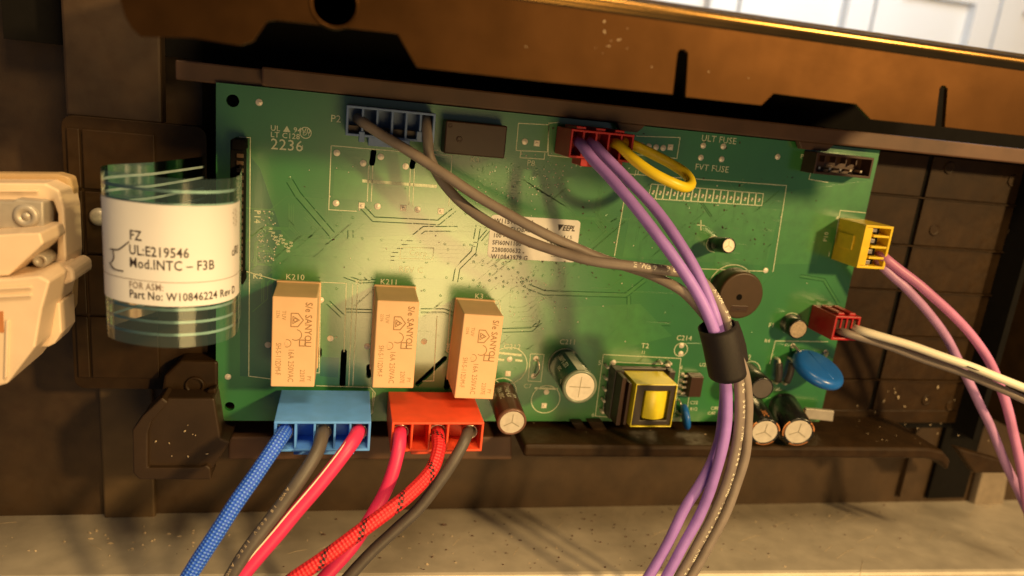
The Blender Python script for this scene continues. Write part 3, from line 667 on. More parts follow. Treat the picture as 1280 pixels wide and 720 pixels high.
# ---- electrolytic capacitors
def capacitor(base, top, r, sleeve, ink, label, cross=4, printm=None, marks=True):
    b = Vector(base); t = Vector(top); d = (t - b).normalized(); L_ = (t - b).length
    c = obj("capacitor", MB().lathe(b, d, [(0.3, r * .93), (0.8, r), (2.0, r), (2.5, r * .95), (3.0, r), (L_ - .5, r), (L_ - .1, r * .96), (L_, r * .86), (L_ - .3, r * .84)], 36), sleeve, pcb, base, label=label)
    obj("can_top", MB().lathe(b, d, [(L_ - .5, r * .84), (L_ - .02, r * .84), (L_ + .03, r * .8), (L_ - .05, r * .74)], 36), ALU, c, base)
    a = d.orthogonal().normalized(); e = d.cross(a); g = MB(); ht = b + d * (L_ - .02)
    for k in range(cross):
        w = 2 * math.pi * k / cross + .75; u = a * math.cos(w) + e * math.sin(w); n_ = d.cross(u)
        q = [ht + n_ * .16, ht + u * r * .62 + n_ * .16, ht + u * r * .62 - n_ * .16, ht - n_ * .16]; g.add(q, [(3, 2, 1, 0)])
    obj("vent_groove", g, GROOVE, c, base)
    lip = MB().lathe(b, d, [(L_ - .12, r * .83), (L_ + .12, r * .86), (L_ + .14, r * .93), (L_ - .05, r * 1.0), (L_ - .5, r * 1.012), (L_ - .9, r * 1.0)], 36)
    lip.f = lip.f[:-2]; lip.sm = lip.sm[:-2]
    obj("sleeve_lip", lip, {CAPG: LIPG, CAPB: LIPB}.get(sleeve, CAPK), c, base)
    if printm is CAPS:
        for a0, a1 in ((2.4, 3.6), (4.3, 5.6), (.2, .9)):
            q = MB(); N_ = 10
            for i in range(N_ + 1):
                w = a0 + (a1 - a0) * i / N_; u = (Vector((1, 0, 0)) - d * d.x).normalized(); vv = d.cross(u); u = u * math.cos(w) + vv * math.sin(w)
                q.add([b + d * (L_ + .17) + u * r * .90, b + d * (L_ - .02) + u * r * 1.01], [])
            q.f = [[2 * i, 2 * i + 1, 2 * i + 3, 2 * i + 2] for i in range(N_)]; q.sm = [True] * N_
            obj("printed_band", q, CAPS, c, base)
    if printm is None and r > 4:
        q = MB(); u0 = (Vector((1, 0, 0)) - d * d.x).normalized(); v0 = d.cross(u0)
        for i in range(9):
            w = 1.3 + .5 * i / 8; u = u0 * math.cos(w) + v0 * math.sin(w); q.add([b + d * 3.2 + u * (r + .03), b + d * (L_ - .7) + u * (r + .03)], [])
        q.f = [[2 * i, 2 * i + 1, 2 * i + 3, 2 * i + 2] for i in range(8)]; q.sm = [True] * 8
        obj("printed_stripe", q, INKP if sleeve is CAPG else CAPB, c, base)
    if marks:                                              # printed stripe and characters wrapped round the sleeve
        p = MB(); a = Vector((1, 0, 0)); a = (a - d * a.dot(d)).normalized(); e = d.cross(a)
        def wrap(s, th0, z0, size, nar=.8):
            vs, fs = text_geo(s, .02, nar)
            p.add([b + d * (z0 + x * size) + (a * math.cos(th0 + y * size / r) + e * math.sin(th0 + y * size / r)) * (r + .04) for x, y in vs], fs)
        for s, th, z0, sz in marks: wrap(s, th, z0, sz)
        obj("printed_text", p, printm or INKP, c, base)
    return c
capacitor(A(705, 455), A(725, 484, 19), 5.7, CAPG, INKP, "large dark green capacitor with a silver top beside the transformer", 4, None, [("1000uF 25V", 2.05, 4, 2.3), ("105C", 2.5, 9, 1.8), ("C", 0.9, 15.4, 3.0), ("0", 2.9, 15.6, 2.4)])
capacitor(A(627, 491), A(640, 528, 18.5), 4.7, CAPB, INKP, "brown capacitor with a silver top below the rightmost orange relay", 3, None, [("470uF", 2.4, 4, 2.0), ("16V 105C", 1.9, 4, 2.0), ("NHG 470", 1.4, 4, 2.0), ("16V", .95, 8, 1.9)])
capacitor(A(892, 305), A(911, 307, 9.5), 2.6, CAPK, INKP, "small black capacitor with a bright top, alone above the buzzer", 3, None, [("-", 1.3, 3, 2.5)])
capacitor(A(936, 506), A(956, 540, 18), 5.2, CAPK, CAPS, "left one of two black capacitors at the board's lower right corner", 3, CAPS, [("220uF 400V", 2.6, 9, 2.6), ("105C", 1.4, 12, 2.6), ("-", .4, 13, 4), ("- -", 3.9, 12, 4)])
capacitor(A(978, 506), A(998, 540, 18), 5.5, CAPK, CAPS, "right one of two black capacitors at the board's lower right corner", 3, CAPS, [("220uF 400V", .6, 9, 2.6), ("-", .2, 13.5, 5), ("105C", 5.4, 12, 2.6)])
# small choke and round fuse
for nm, bx, tx_, h, r, body, topm, lb in (("inductor", (933, 466), (953, 486), 13.5, 4.1, CAPK, DGREY, "black cylinder coil behind the cable sleeve"), ("fuse", (986, 404), (998, 412), 6.5, 3.6, CAPK, RESIN, "short round black fuse with a tan top beside the small red plug")):
    b = A(*bx); t = A(*tx_, h); d = (t - b).normalized(); L_ = (t - b).length
    o = obj(nm, MB().lathe(b, d, [(0, r), (L_ - .3, r), (L_, r * .93), (L_ - .1, r * .85)], 28), body, pcb, b, label=lb)
    obj("end_cap", MB().lathe(b, d, [(L_ - .5, r * .86), (L_ - .02, r * .86)], 28), topm, o, b)
# buzzer
b = A(914, 363); bz = obj("buzzer", MB().lathe(b, (0, 0, 1), [(0, 8.3), (6.4, 8.3), (7.0, 8.0), (7.1, 7.6)], 48), BUZZ, pcb, b, label="round brown buzzer with a small dark hole, behind the purple wires")
c = A(924, 371.5, 7.1); obj("sound_hole", MB().lathe((c.x, c.y, 6.6), (0, 0, 1), [(0, 1.1), (.55, 1.1)], 20), DARK, bz, b)
q = A(924, 386, 7.1); obj("name_plate", MB().box(q.x - 3.2, q.x + 3.2, q.y - 1.1, q.y + 1.1, 6.9, 7.25), BROWNR, bz, b, bevel=.1)
put = MB(); put_text(put, "REMOVE", (q.x - 2.6, q.y - .5, 7.28), 1.3); obj("printed_text", put, FERR, bz, b)
# brown relay-like block K4
k4 = obj("relay", MB().box(64.1, 82.4, -13.5, -3.9, .4, 8), BROWNR, pcb, (73, -9, 0), bevel=.4, label="low brown relay block between the blue and red upper plugs")
for (x, y), r in (((574, 174), .9), ((563, 157), .6)):
    c = A(x, y, 8); obj("mould_mark", MB().lathe((c.x, c.y, 7.7), (0, 0, 1), [(0, r), (.4, r), (.4, r * .6), (.1, r * .5)], 14), BROWNR, k4)
# transformer
tf = obj("transformer", MB().box(129.5, 150.4, -99, -81.2, 1.2, 3.2).box(128.2, 131.6, -99, -81, 1.2, 6.5).box(148.4, 150.8, -98.6, -81.2, 1.2, 6.0), FERR, pcb, (140, -90, 0), bevel=.3, label="yellow taped transformer with a dark core at the board's lower edge")
x0, x1, y0, y1, h0, h1 = 132.2, 147.0, -97.4, -82.0, 4.0, 16.0
tp = MB(); plate(tp, [(x0, y0), (x1, y0), (x1, y1), (x0, y1)], [[(x0 + .35, y0 + .35), (x1 - .35, y0 + .35), (x1 - .35, y1 - .35), (x0 + .35, y1 - .35)]], h0, h1 + .1)
obj("tape_wrap", tp, YELT, tf, bevel=.15)
fr_ = MB(); plate(fr_, [(x0 + .4, y0 + .4), (x1 - .4, y0 + .4), (x1 - .4, y1 - .4), (x0 + .4, y1 - .4)], [[(x0 + 3.4, y0 + 2.2), (x1 - 1.9, y0 + 2.2), (x1 - 1.9, y1 - 2.6), (x0 + 3.4, y1 - 2.6)]], h0, h1 - .4)
obj("core", fr_, FERR, tf, bevel=.3)
wv = MB(); n = 12
for i in range(n + 1):
    t = i / n; x = x0 + 4.6 + (x1 - x0 - 6.4) * t; hh = 13.0 + 2.6 * math.sin(math.pi * (0.15 + .75 * t))
    wv.add([(x, y0 + 2.4, 3), (x, y0 + 2.4, hh), (x, y1 - 2.8, hh), (x, y1 - 2.8, 3)], [])
wv.f = [[4 * i + j, 4 * i + (j + 1) % 4, 4 * i + 4 + (j + 1) % 4, 4 * i + 4 + j] for i in range(n) for j in range(4)] + [[3, 2, 1, 0], [4 * n, 4 * n + 1, 4 * n + 2, 4 * n + 3]]; wv.sm = [True] * (4 * n) + [False] * 2
obj("bobbin_flange", MB().box(128.6, 130.2, -98.6, -81.4, 3, 12.5).box(130.6, 131.7, -97.6, -82.6, 3, 14), BROWNR, tf, bevel=.25)
obj("winding", wv, YELT, tf, bevel=.25)
pn = MB().lathe((0, 0, 0), (0, 0, 1), [(0, .5), (3, .5), (3.2, .2)], 8).build_mesh("pin", SOLDER, (0, 0, 0))
for k in range(5): share("pin", pn, tf, (126.8 + .15 * k, -81.5 - 4.2 * k, 0))
for k in range(2): share("pin", pn, tf, (146.5 + 3.5 * k, -79.6, 0))
# eight-leg chip right of the transformer
ic = obj("chip", MB().hexa([(157.9, -92, .4), (163.4, -92, .4), (163.4, -83.6, .4), (157.9, -83.6, .4)], [(158.3, -91.6, 4), (163.0, -91.6, 4), (163.0, -84, 4), (158.3, -84, 4)]), BROWNR, pcb, (160, -88, 0), bevel=.15, label="small brown chip with solder legs left of the cable bundle")
ip = MB().box(-1.1, .5, -.35, .35, 1.4, 1.7).box(-1.1, -.8, -.35, .35, -.2, 1.7).lathe((-1.0, 0, 0), (0, 0, 1), [(0, .85), (.3, .7), (.6, .2)], 10).build_mesh("pin", SOLDER, (0, 0, 0))
for y in (-84.6, -86.8, -88.9, -91.2): share("pin", ip, ic, (157.6, y, 0))
# thin blue capacitor and big blue varistor
def disc_part(name, centre, nrm, r, th, m, feet, label, groove=False):
    n_ = Vector(nrm).normalized(); c = Vector(centre)
    k = 16; prof = [(-th / 2, .02)] + [(th / 2 * math.sin(-math.pi / 2 + math.pi * i / k), r - th * .5 + th * .5 * math.cos(-math.pi / 2 + math.pi * i / k)) for i in range(k + 1)] + [(th / 2, .02)]
    o = obj(name, MB().lathe(c, n_, prof, 40), m, pcb, feet[0], label=label)
    for f in feet:
        s = Vector(f); e = c + (s - c) * .35
        obj("lead", MB().tube(spline([s + Vector((0, 0, -.3)), s + Vector((0, .0, 1.2)), e]), .45, 8), STEEL, o, feet[0])
    if groove:
        t = n_.cross(Vector((0.25, .3, 1))).normalized(); w = n_.cross(t)
        obj("ridge", MB().tube([c + n_ * th * .42 + w * s for s in (-r * .75, -r * .3, r * .3, r * .75)], .5, 8), m, o, feet[0])
    return o
disc_part("capacitor", A(857, 521, 5), (.93, .25, .25), 4.6, 2.2, MOVB, [A(848, 500), A(846, 515)], "thin blue disc capacitor on edge beside the transformer")
disc_part("varistor", A(1022, 462, 8.5), (.16, .92, .36), 9.6, 4.4, MOVB, [A(991, 432), A(1032, 440)], "large glossy blue disc leaning over the board's right edge", True)
for (xa, ya), (xb, yb) in (((969, 447), (966, 476)), ((985, 447), (977, 477))):
    p, q = A(xa, ya), A(xb, yb); m = (p + q) / 2
    o = obj("resistor", MB().tube(spline([p + Vector((0, -1, 3)), m + Vector((0, 0, 3.6)), q + Vector((0, 1, 3))]), 1.2, 12), DGREY, pcb, p, label="small grey resistor beside the blue disc")
    obj("lead", MB().tube(spline([p, p + Vector((0, 0, 2.5)), p + Vector((0, -1.5, 3.2))]), .5, 8).tube(spline([q, q + Vector((0, 0, 2.5)), q + Vector((0, 1.5, 3.2))]), .5, 8), SOLDER, o, p)
t = [A(x, y, 6) for x, y in ((1008, 511), (1043, 514), (1041, 527), (1005, 523))]
obj("metal_tab", MB().prism([(p.x, p.y) for p in t], 4.4, 6).box(197, 201, -101, -98, .2, 4.5), GSTEEL, pcb, t[0], bevel=.2, label="flat pale tab beside the two black capacitors")
# wire jumper
p, q = A(670, 448), A(667, 470); obj("jumper", MB().tube(spline([p, p + Vector((.3, -.4, 2.2)), (p + q) / 2 + Vector((1.0, 0, 2.8)), q + Vector((.3, .6, 1.6)), q]), .28, 8), STEEL, pcb, p, label="short bare wire link beside the dark green capacitor")
# sticker
sp = [xy(614, 268), xy(726, 275), xy(721, 331), xy(611, 322)]
sx0, sx1, sy0, sy1 = sp[0][0], sp[1][0], sp[3][1], sp[0][1]
sk = MB(); sk.prism(rrect(sx0, sx1, sy0, sy1, 1.3), 0.02, 0.16); sk = obj("sticker", sk, STICK, pcb, ((sx0 + sx1) / 2, sy1, 0), label="pale printed sticker half hidden by the grey wires")
tk = MB()
for i, (s, sz) in enumerate((("W11511568", 2.1), ("0.0.0 - GLOBAL", 1.9), ("100 - 1.0", 1.9), ("SFI60N1100", 2.0), ("2280800632", 2.0), ("W10843979 G", 2.1))): put_text(tk, s, (sx0 + 1.2, sy1 - 2.6 - i * 2.32, .18), sz, bold=.02, narrow=.92)
put_text(tk, "▼EEPL", (sx1 - 8.0, sy1 - 3.6, .18), 2.5, u=(1, .0, 0), v=(.25, 1, 0), bold=.04, narrow=.8); put_text(tk, "14 / 5", (sx1 - 6.2, sy1 - 6.3, .18), 1.6); put_text(tk, "A-TT-0S", (sx1 - 12, sy1 - 9.2, .18), 2.0, v=(.25, 1, 0), bold=.03)
tk.box(sx0 + 13, sx0 + 16.5, sy0 + 4.1, sy0 + 4.25, .16, .18).box(sx0 + 21, sx0 + 25, sy0 + 1.5, sy0 + 1.65, .16, .18)
obj("printed_text", tk, BINK, sk)
# empty white five-pin socket at upper right, dark comb socket at left
def frame_box(x0, x1, y0, y1, h0, h1, wall, depth, n=1, dv=.5):
    m = MB(); plate(m, [(x0, y0), (x1, y0), (x1, y1), (x0, y1)], [[(x0 + wall, y0 + wall), (x1 - wall, y0 + wall), (x1 - wall, y1 - wall), (x0 + wall, y1 - wall)]], h0, h1)
    m.box(x0 + wall * .5, x1 - wall * .5, y0 + wall * .5, y1 - wall * .5, h0 + .02, h1 - depth)
    for k in range(1, n):
        x = x0 + wall + (x1 - x0 - 2 * wall) * k / n; m.box(x - dv / 2, x + dv / 2, y0 + wall * .6, y1 - wall * .6, h1 - depth - .1, h1 - .25)
    return m
sk5 = obj("socket", frame_box(187.5, 209.5, -9.6, -2.6, 0, 7.5, .8, 5), BROWNR, pcb, (198, -6, 0), bevel=.15, label="empty brown pin socket at the board's upper right corner")
pin = MB().box(-.35, .35, -.35, .35, 0, 3.6).build_mesh("pin", STEEL, (0, 0, 0))
for k in range(5): share("pin", pin, sk5, (190.4 + 4.05 * k, -7.6, 2.4))
div = MB().box(-.2, .2, -1.2, 1.2, 0, 3.0).build_mesh("divider", BROWNR, (0, 0, 0))
for k in range(4): share("divider", div, sk5, (192.4 + 4.05 * k, -4.4, 2.4))
cb = obj("socket", MB().box(4.6, 8.3, -56, -15, 0, 5.2).box(5.2, 8.6, -17.5, -14.6, 0, 6.4).box(5.2, 8.6, -56.4, -53.6, 0, 6.4), DARK, pcb, (6.5, -36, 0), bevel=.2, label="long dark ribbon socket along the board's left edge")
tooth = MB().box(-.9, .9, -.55, .55, 0, .5).build_mesh("contact", BUZZ, (0, 0, 0))
for k in range(17): share("contact", tooth, cb, (7.3, -19.2 - 2.05 * k, 5.2))
#@@HARNESS
# ================================================================ plugs and wires (each harness is one thing)
def wire(parent, pts, r, m, name="wire", label=None, n=12):
    P = spline([A(*p) for p in pts], 1.0); sd = random.uniform(0, 90)
    P = [p + Vector((noise.noise((sd, i * .07, 0)), noise.noise((sd, 9, i * .07)), noise.noise((sd + 5, i * .07, 3)))) * .32 * min(1, i / 8) for i, p in enumerate(P)]
    r = [r * (1 + .035 * noise.noise((sd + 7, i * .16, 1))) for i in range(len(P))]
    return obj(name, MB().tube(P, r, n), m, parent, P[0], label=label), P
def wire_print(wobj, P, r, txt, s0, s1, gap, size=2.0, side=Vector((0.1, .35, 1)), m=None):
    """white characters printed along the insulation"""
    mb = MB(); acc = 0; cum = [0]
    for i in range(1, len(P)): acc += (P[i] - P[i - 1]).length; cum.append(acc)
    def at(s):
        for i in range(1, len(P)):
            if cum[i] >= s: t = (s - cum[i - 1]) / (cum[i] - cum[i - 1]); return P[i - 1].lerp(P[i], t), (P[i] - P[i - 1]).normalized()
        return P[-1], (P[-1] - P[-2]).normalized()
    s = s0; i = 0
    while s < s1:
        ch = txt[i % len(txt)]; i += 1
        if ch != ' ':
            c, T = at(s); nn = (side - T * side.dot(T)).normalized(); e = nn.cross(T)
            vs, fs = text_geo(ch, .03)
            mb.add([c + T * (x * size) + (nn * math.cos((y - .35) * size / r) + e * math.sin((y - .35) * size / r)) * (r + .05) for x, y in vs], fs)
        s += gap
    obj("printed_text", mb, m or WINK, wobj, ORG[wobj.name])
def housing(x0, x1, y0, y1, h0, h1, wall, cells, depth, tab=None):
    """plug body whose cells open towards the viewer; cells = list of dividing x"""
    m = frame_box(x0, x1, y0, y1, h0, h1, wall, depth)
    for x in cells: m.box(x - .35, x + .35, y0 + wall * .6, y1 - wall * .6, h1 - depth - .1, h1 - .05)
    if tab: m.box(*tab)
    return m
def crimp(parent, at, r):
    obj("terminal", MB().lathe((at.x, at.y + .25, at.z - 3), (0, 0, 1), [(0, r * 1.2), (5.2, r * 1.34), (5.25, r * 1.12), (1.0, r)], 16), STEEL, parent, at)

# blue plug, lower left
h1 = 25
T = A(345, 530, h1); Bt = A(463, 560, h1)
x0, x1, yt, yb = 19.6, 46.8, -91.3, -100.8
hb = empty("wire_harness", (33, yb, 14), "blue plug with blue, dark grey and crimson wires under the leftmost orange relay", "wire harness")
dx = [A(330 + s / 4, 540, h1).x for s in (157, 252, 353, 430)]
obj("plug", housing(x0, x1, yb, yt, 2, h1, .8, dx, 9, (A(367, 560, 22).x, A(443, 560, 22).x, yb - 2.6, yb + .3, 12, 22)), BLUEP, hb, bevel=.25)
w, P = wire(hb, [(357, 532, 14), (354, 541, 25), (345, 556, 31), (324, 587, 36), (300, 622, 40), (274, 662, 43), (248, 702, 45), (222, 745, 47)], 2.15, BLUEB, n=16); crimp(hb, A(356, 537, 20), 2.0)
w, P = wire(hb, [(404, 532, 14), (403, 543, 25), (396, 566, 31), (375, 600, 36), (350, 633, 39), (322, 670, 42), (300, 702, 44), (275, 745, 46)], 2.0, DGREY); crimp(hb, A(404, 537, 20), 1.9)
wire_print(w, P, 2.0, "AWG 18 600V 150C ", 30, 90, 1.35, 1.35, Vector((-.75, .5, .8)), DUST)
w, P = wire(hb, [(448, 532, 14), (447, 541, 25), (435, 560, 31), (402, 602, 36), (362, 650, 40), (325, 693, 43), (285, 742, 46)], 2.1, CRIM); crimp(hb, A(448, 537, 20), 2.0)
obj("stripe", MB().tube([p + Vector((-1.55, .9, 1.15)) for p in P[14:]], .3, 6), WHITEW, w, P[0])
# orange-red plug
x0, x1, yt, yb = 52.8, 80.6, -91.5, -101.2
hr = empty("wire_harness", (67, yb, 14), "orange-red plug with crimson, red braided and dark wires under the middle orange relay", "wire harness")
dx = [A(330 + s / 4, 540, h1).x for s in (740, 828, 920, 995)]
hm = housing(x0, x1, yb, yt, 2, h1, .8, dx[:3], 9, (A(514, 560, 22).x, A(580, 560, 22).x, yb - 2.4, yb + .3, 12, 22))
obj("plug", hm, REDP, hr, bevel=.25)
w, P = wire(hr, [(500, 532, 14), (500, 543, 25), (498, 563, 30), (486, 603, 34), (466, 643, 37), (443, 680, 40), (415, 712, 42), (385, 745, 44)], 2.0, CRIM); crimp(hr, A(500, 537, 20), 1.9)
w, P = wire(hr, [(546, 532, 14), (547, 545, 25), (548, 562, 31), (540, 588, 37), (515, 615, 42), (478, 644, 46), (436, 675, 49), (400, 702, 51), (350, 737, 53)], 2.05, REDB, n=16); crimp(hr, A(546, 537, 20), 2.0)
w, P = wire(hr, [(586, 532, 14), (584, 543, 25), (575, 563, 29), (555, 595, 32), (525, 633, 34), (490, 667, 36), (455, 700, 38), (420, 740, 40)], 1.75, DGREY); crimp(hr, A(586, 537, 20), 1.8)

# upper blue plug with two grey wires
hg = empty("wire_harness", (48, -11, 0), "dim blue six-cell plug at the top with two long taupe wires", "wire harness")
x0, x1, yt, yb = 35.8, 60.6, -2.3, -10.6
dx = [A(420 + s / 5.333, 150, 11).x for s in (178, 275, 375, 470, 565)]
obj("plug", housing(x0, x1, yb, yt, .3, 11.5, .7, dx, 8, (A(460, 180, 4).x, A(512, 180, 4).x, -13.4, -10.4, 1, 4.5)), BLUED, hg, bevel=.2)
rim = MB().box(36.5, 59.9, -9.8, -7.9, 3, 8.2); obj("inner_wall", rim, BROWNR, hg)
for px in (452, 523): c = A(px, 171, 9); obj("latch", MB().box(c.x - .8, c.x + .8, c.y - 1.3, c.y + 1.6, 4, 11.8), BLUED, hg, bevel=.2)
WG = 1.5
wA, PA = wire(hg, [(447, 148, 6), (456, 154, 12), (480, 170, 14), (520, 195, 17), (560, 221, 20), (600, 247, 22), (650, 276, 25), (700, 301, 27), (750, 322, 28), (790, 336, 30), (820, 347, 33), (852, 363, 36), (878, 390, 39), (900, 420, 42),
                    (924, 450, 43), (934, 490, 43), (935, 530, 43), (930, 575, 43), (909, 636, 43), (882, 690, 43), (858, 730, 43)], WG, GREY, label="taupe wire from the plug's left end, dark below the sleeve")
wB, PB = wire(hg, [(533, 147, 5), (533, 156, 10), (535, 175, 12), (537, 196, 12), (549, 222, 14), (572, 250, 17), (605, 275, 21), (650, 297, 25), (700, 315, 29), (745, 327, 33), (795, 334, 36), (845, 340, 38), (870, 347, 38), (888, 362, 40), (903, 388, 43),
                    (911, 412, 45), (919, 450, 45), (924, 490, 46), (924, 535, 46), (915, 582, 46), (893, 640, 45), (868, 688, 45), (840, 735, 45)], WG, GREY, label="taupe wire with white lettering that runs beside the purple wires")
tot = sum((PB[i] - PB[i - 1]).length for i in range(1, len(PB)))
wire_print(wB, PB, WG, "EWB9198 RT2 ", tot * .40, tot * .50, 1.9, 2.2, Vector((.2, .6, 1)))
wire_print(wB, PB, WG, "AWM 3266 20AWG 125C 300V ", tot * .52, tot, 1.7, 1.8, Vector((.55, .2, 1)))

# upper red plug: two purple wires and a yellow loop
hp = empty("wire_harness", (110, -12, 0), "dark red plug at the top with two purple wires and a yellow loop", "wire harness")
x0, x1, yt, yb = 99.8, 119.5, -2.6, -10.9
dx = [x0 + (x1 - x0) * k / 5 for k in range(1, 5)]
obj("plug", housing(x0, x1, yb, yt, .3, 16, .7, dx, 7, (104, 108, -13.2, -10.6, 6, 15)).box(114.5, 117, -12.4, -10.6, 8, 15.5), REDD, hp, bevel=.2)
for k in range(3): obj("latch", MB().box(101.5 + 6 * k, 104.5 + 6 * k, -2.7, -1.7, 3, 15.2), REDD, hp, bevel=.2)
WP = 1.62
wire(hp, [(722, 176, 12), (728, 182, 18), (742, 200, 23), (762, 222, 28), (790, 255, 34), (820, 293, 39), (848, 330, 43), (870, 364, 46), (886, 398, 48), (899, 435, 48.5), (907, 475, 48.5), (909, 515, 48.5), (905, 550, 48.5), (891, 604, 48), (874, 645, 47), (850, 690, 47), (822, 738, 47)], WP, PURP)
wire(hp, [(737, 177, 12), (746, 184, 16), (760, 199, 19), (788, 228, 24), (815, 256, 28), (840, 290, 33), (862, 324, 37), (880, 360, 41), (893, 395, 44), (902, 435, 45), (906, 475, 45), (905, 515, 44.5), (898, 555, 44), (878, 600, 44), (853, 642, 44), (828, 692, 44), (800, 738, 44)], WP, PURP)
wire(hp, [(766, 178, 10), (774, 182, 17), (792, 199, 22), (815, 215, 26), (840, 228, 28), (857, 234, 27), (864, 229, 23), (857, 217, 18), (838, 204, 15), (815, 192, 14), (795, 183, 14), (780, 177, 10)], 1.55, YELW, "wire_loop")
# sleeve round the bundle
pts = [Vector(A(x, y, h)) for x, y, h in ((896, 407, 45.6), (901, 427, 46.0), (905, 447, 46.2), (909, 467, 46.2))]
mb = MB().tube(spline(pts), 6.4, 20, .80, False); inner = MB().tube(spline(pts), 6.0, 20, .80, False); mb.add(inner.v, [f[::-1] for f in inner.f], True)
n = len(inner.v) // 20; o1 = len(inner.v)
for e in (0, (n - 1) * 20):
    for k in range(20): mb.f.append([e + k, e + (k + 1) % 20, o1 + e + (k + 1) % 20, o1 + e + k]); mb.sm.append(False)
sl = empty("cable_sleeve", pts[3], "black cloth tape sleeve wrapped around the purple and grey wire bundle", "cable sleeve")
obj("wrap", mb, VELCRO, sl)
fp = [A(x, y, 43) for x, y in ((912, 401), (918, 412), (924, 430), (931, 453))]; fq = [A(x, y, 40) for x, y in ((922, 402), (927, 415), (932, 432), (935, 452))]
fl_ = MB(); vs = []
for i, (p, q) in enumerate(zip(fp, fq)): vs += [p, q, q + Vector((.5, 0, -.5)), p + Vector((.5, 0, -.5))]
fl_.add(vs, [(4 * i + j, 4 * i + (j + 1) % 4, 4 * i + 4 + (j + 1) % 4, 4 * i + 4 + j) for i in range(3) for j in range(4)] + [(3, 2, 1, 0), (12, 13, 14, 15)])
obj("flap", fl_, VELCRO, sl)

# yellow plug at right with two pink wires
hy = empty("wire_harness", (212, -40, 0), "yellow plug on the board's right edge with two pink wires", "wire harness")
x0, x1, yt, yb = 206.6, 217.6, -24.4, -39.3
mb = frame_box(x0, x1, yb, yt, .3, 14.2, .9, 5)
for k in range(1, 4): y = yb + (yt - yb) * k / 4; mb.box(x0 + 4, x1 - .5, y - .4, y + .4, 9.1, 14)
mb.box(x0 + .8, x0 + 3.2, yb + 1, yt - 1, 9, 14.1)
obj("plug", mb, YELP, hy, bevel=.2)
obj("key", MB().box(x0 - .5, x0 + .2, -34, -29, 2, 10), YELP, hy, bevel=.15)
for k in range(4): y = yb + (yt - yb) * (k + .5) / 4; obj("terminal", MB().box(x0 + 4.2, x0 + 6, y - .7, y + .7, 8.8, 12.6), STEEL, hy, bevel=.1)
obj("inner_wall", MB().box(x0 + 5.9, x0 + 7.6, yb + 1, yt - 1, 8.8, 11.8), DARK, hy)
wire(hy, [(1098, 316, 9), (1106, 322, 13), (1125, 337, 15), (1158, 364, 18), (1210, 414, 21), (1240, 459, 23), (1260, 512, 26), (1273, 570, 30), (1288, 650, 36)], 1.6, PINK, label="brighter pink wire on the right of the pair")
wire(hy, [(1096, 324, 9), (1102, 332, 12), (1118, 347, 14), (1138, 366, 16), (1179, 416, 18), (1211, 477, 20), (1238, 534, 23), (1263, 592, 27), (1292, 655, 33)], 1.55, LILP, label="paler mauve wire on the left of the pair")
# small red plug with white and grey wires
hs = empty("wire_harness", (208, -66, 0), "small red plug above the blue disc with white and grey wires", "wire harness")
x0, x1, yt, yb = 203.0, 213.2, -56.6, -65.4
mb = frame_box(x0, x1, yb, yt, .3, 14, .9, 5)
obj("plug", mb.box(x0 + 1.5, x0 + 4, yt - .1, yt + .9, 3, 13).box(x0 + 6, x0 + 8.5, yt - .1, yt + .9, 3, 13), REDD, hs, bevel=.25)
obj("inner_wall", MB().box(x0 + .95, x1 - .95, -61.5, -58.2, 8.8, 13.2), BROWNR, hs)
for k in range(3): obj("divider", MB().box(x0 + 2.6 + 2.2 * k, x0 + 3.1 + 2.2 * k, -61, -57.4, 8.9, 13.7), REDD, hs)
wire(hs, [(1060, 408, 9), (1074, 412, 15), (1100, 420, 19), (1150, 436, 24), (1200, 453, 29), (1240, 468, 33), (1300, 493, 38)], 1.45, WHITEW)
wire(hs, [(1046, 411, 9), (1058, 416, 14), (1100, 429, 17), (1150, 447, 22), (1200, 464, 27), (1240, 481, 31), (1300, 509, 36)], 1.4, GREY)
obj("wire_gap_shade", MB().tube([A(x, y, h) + Vector((0, -.4, 1.15)) for x, y, h in ((1206, 455, 30), (1222, 461, 31.4), (1238, 467, 33))], .22, 6), BINK, hs)  # thin black tube stands for the shaded gap between the two wires

# ================================================================ looped ribbon cable with paper label
rb = empty("ribbon_cable", (0, -62, 20), "clear ribbon cable looped towards the viewer with a white printed label", "ribbon cable")
loop = [(-4, -7), (-8, 6), (-12.5, 19), (-17.2, 27), (-19.4, 33), (-17.9, 39.5), (-12, 44.3), (-3, 46.6), (5, 44.4), (9.6, 39.4), (10.8, 33), (10.2, 25), (9, 14), (7.4, 5.6)]
lp = spline([(x, 0, h) for x, h in loop], .7)
lc = [0.0]
for i in range(1, len(lp)): lc.append(lc[-1] + (lp[i] - lp[i - 1]).length)
def lat(s, off=0.0):
    s = min(max(s, 0.001), lc[-1] - .001)
    i = next(k for k in range(1, len(lc)) if lc[k] >= s); t = (s - lc[i - 1]) / (lc[i] - lc[i - 1])
    p = lp[i - 1].lerp(lp[i], t); d = (lp[i] - lp[i - 1]).normalized(); nrm = Vector((-d.z, 0, d.x))
    return Vector((p.x, 0, p.z)) + nrm * off
def band(s0, s1, y0, y1, off, ns=60):
    m = MB(); vs = []
    for i in range(ns + 1):
        p = lat(s0 + (s1 - s0) * i / ns, off); vs += [(p.x, y0, p.z), (p.x, y1, p.z)]
    return m.add(vs, [(2 * i, 2 * i + 2, 2 * i + 3, 2 * i + 1) for i in range(ns)], True)
YT, YB = -21.4, -61.9
obj("film", band(0, lc[-1], YB, YT, 0, 90), FILM, rb)
for k in range(12):
    y = YT - 3.0 - k * 3.12
    obj("trace", band(1, lc[-1] - 1, y - .34, y + .34, -.06, 70), TRACE, rb)
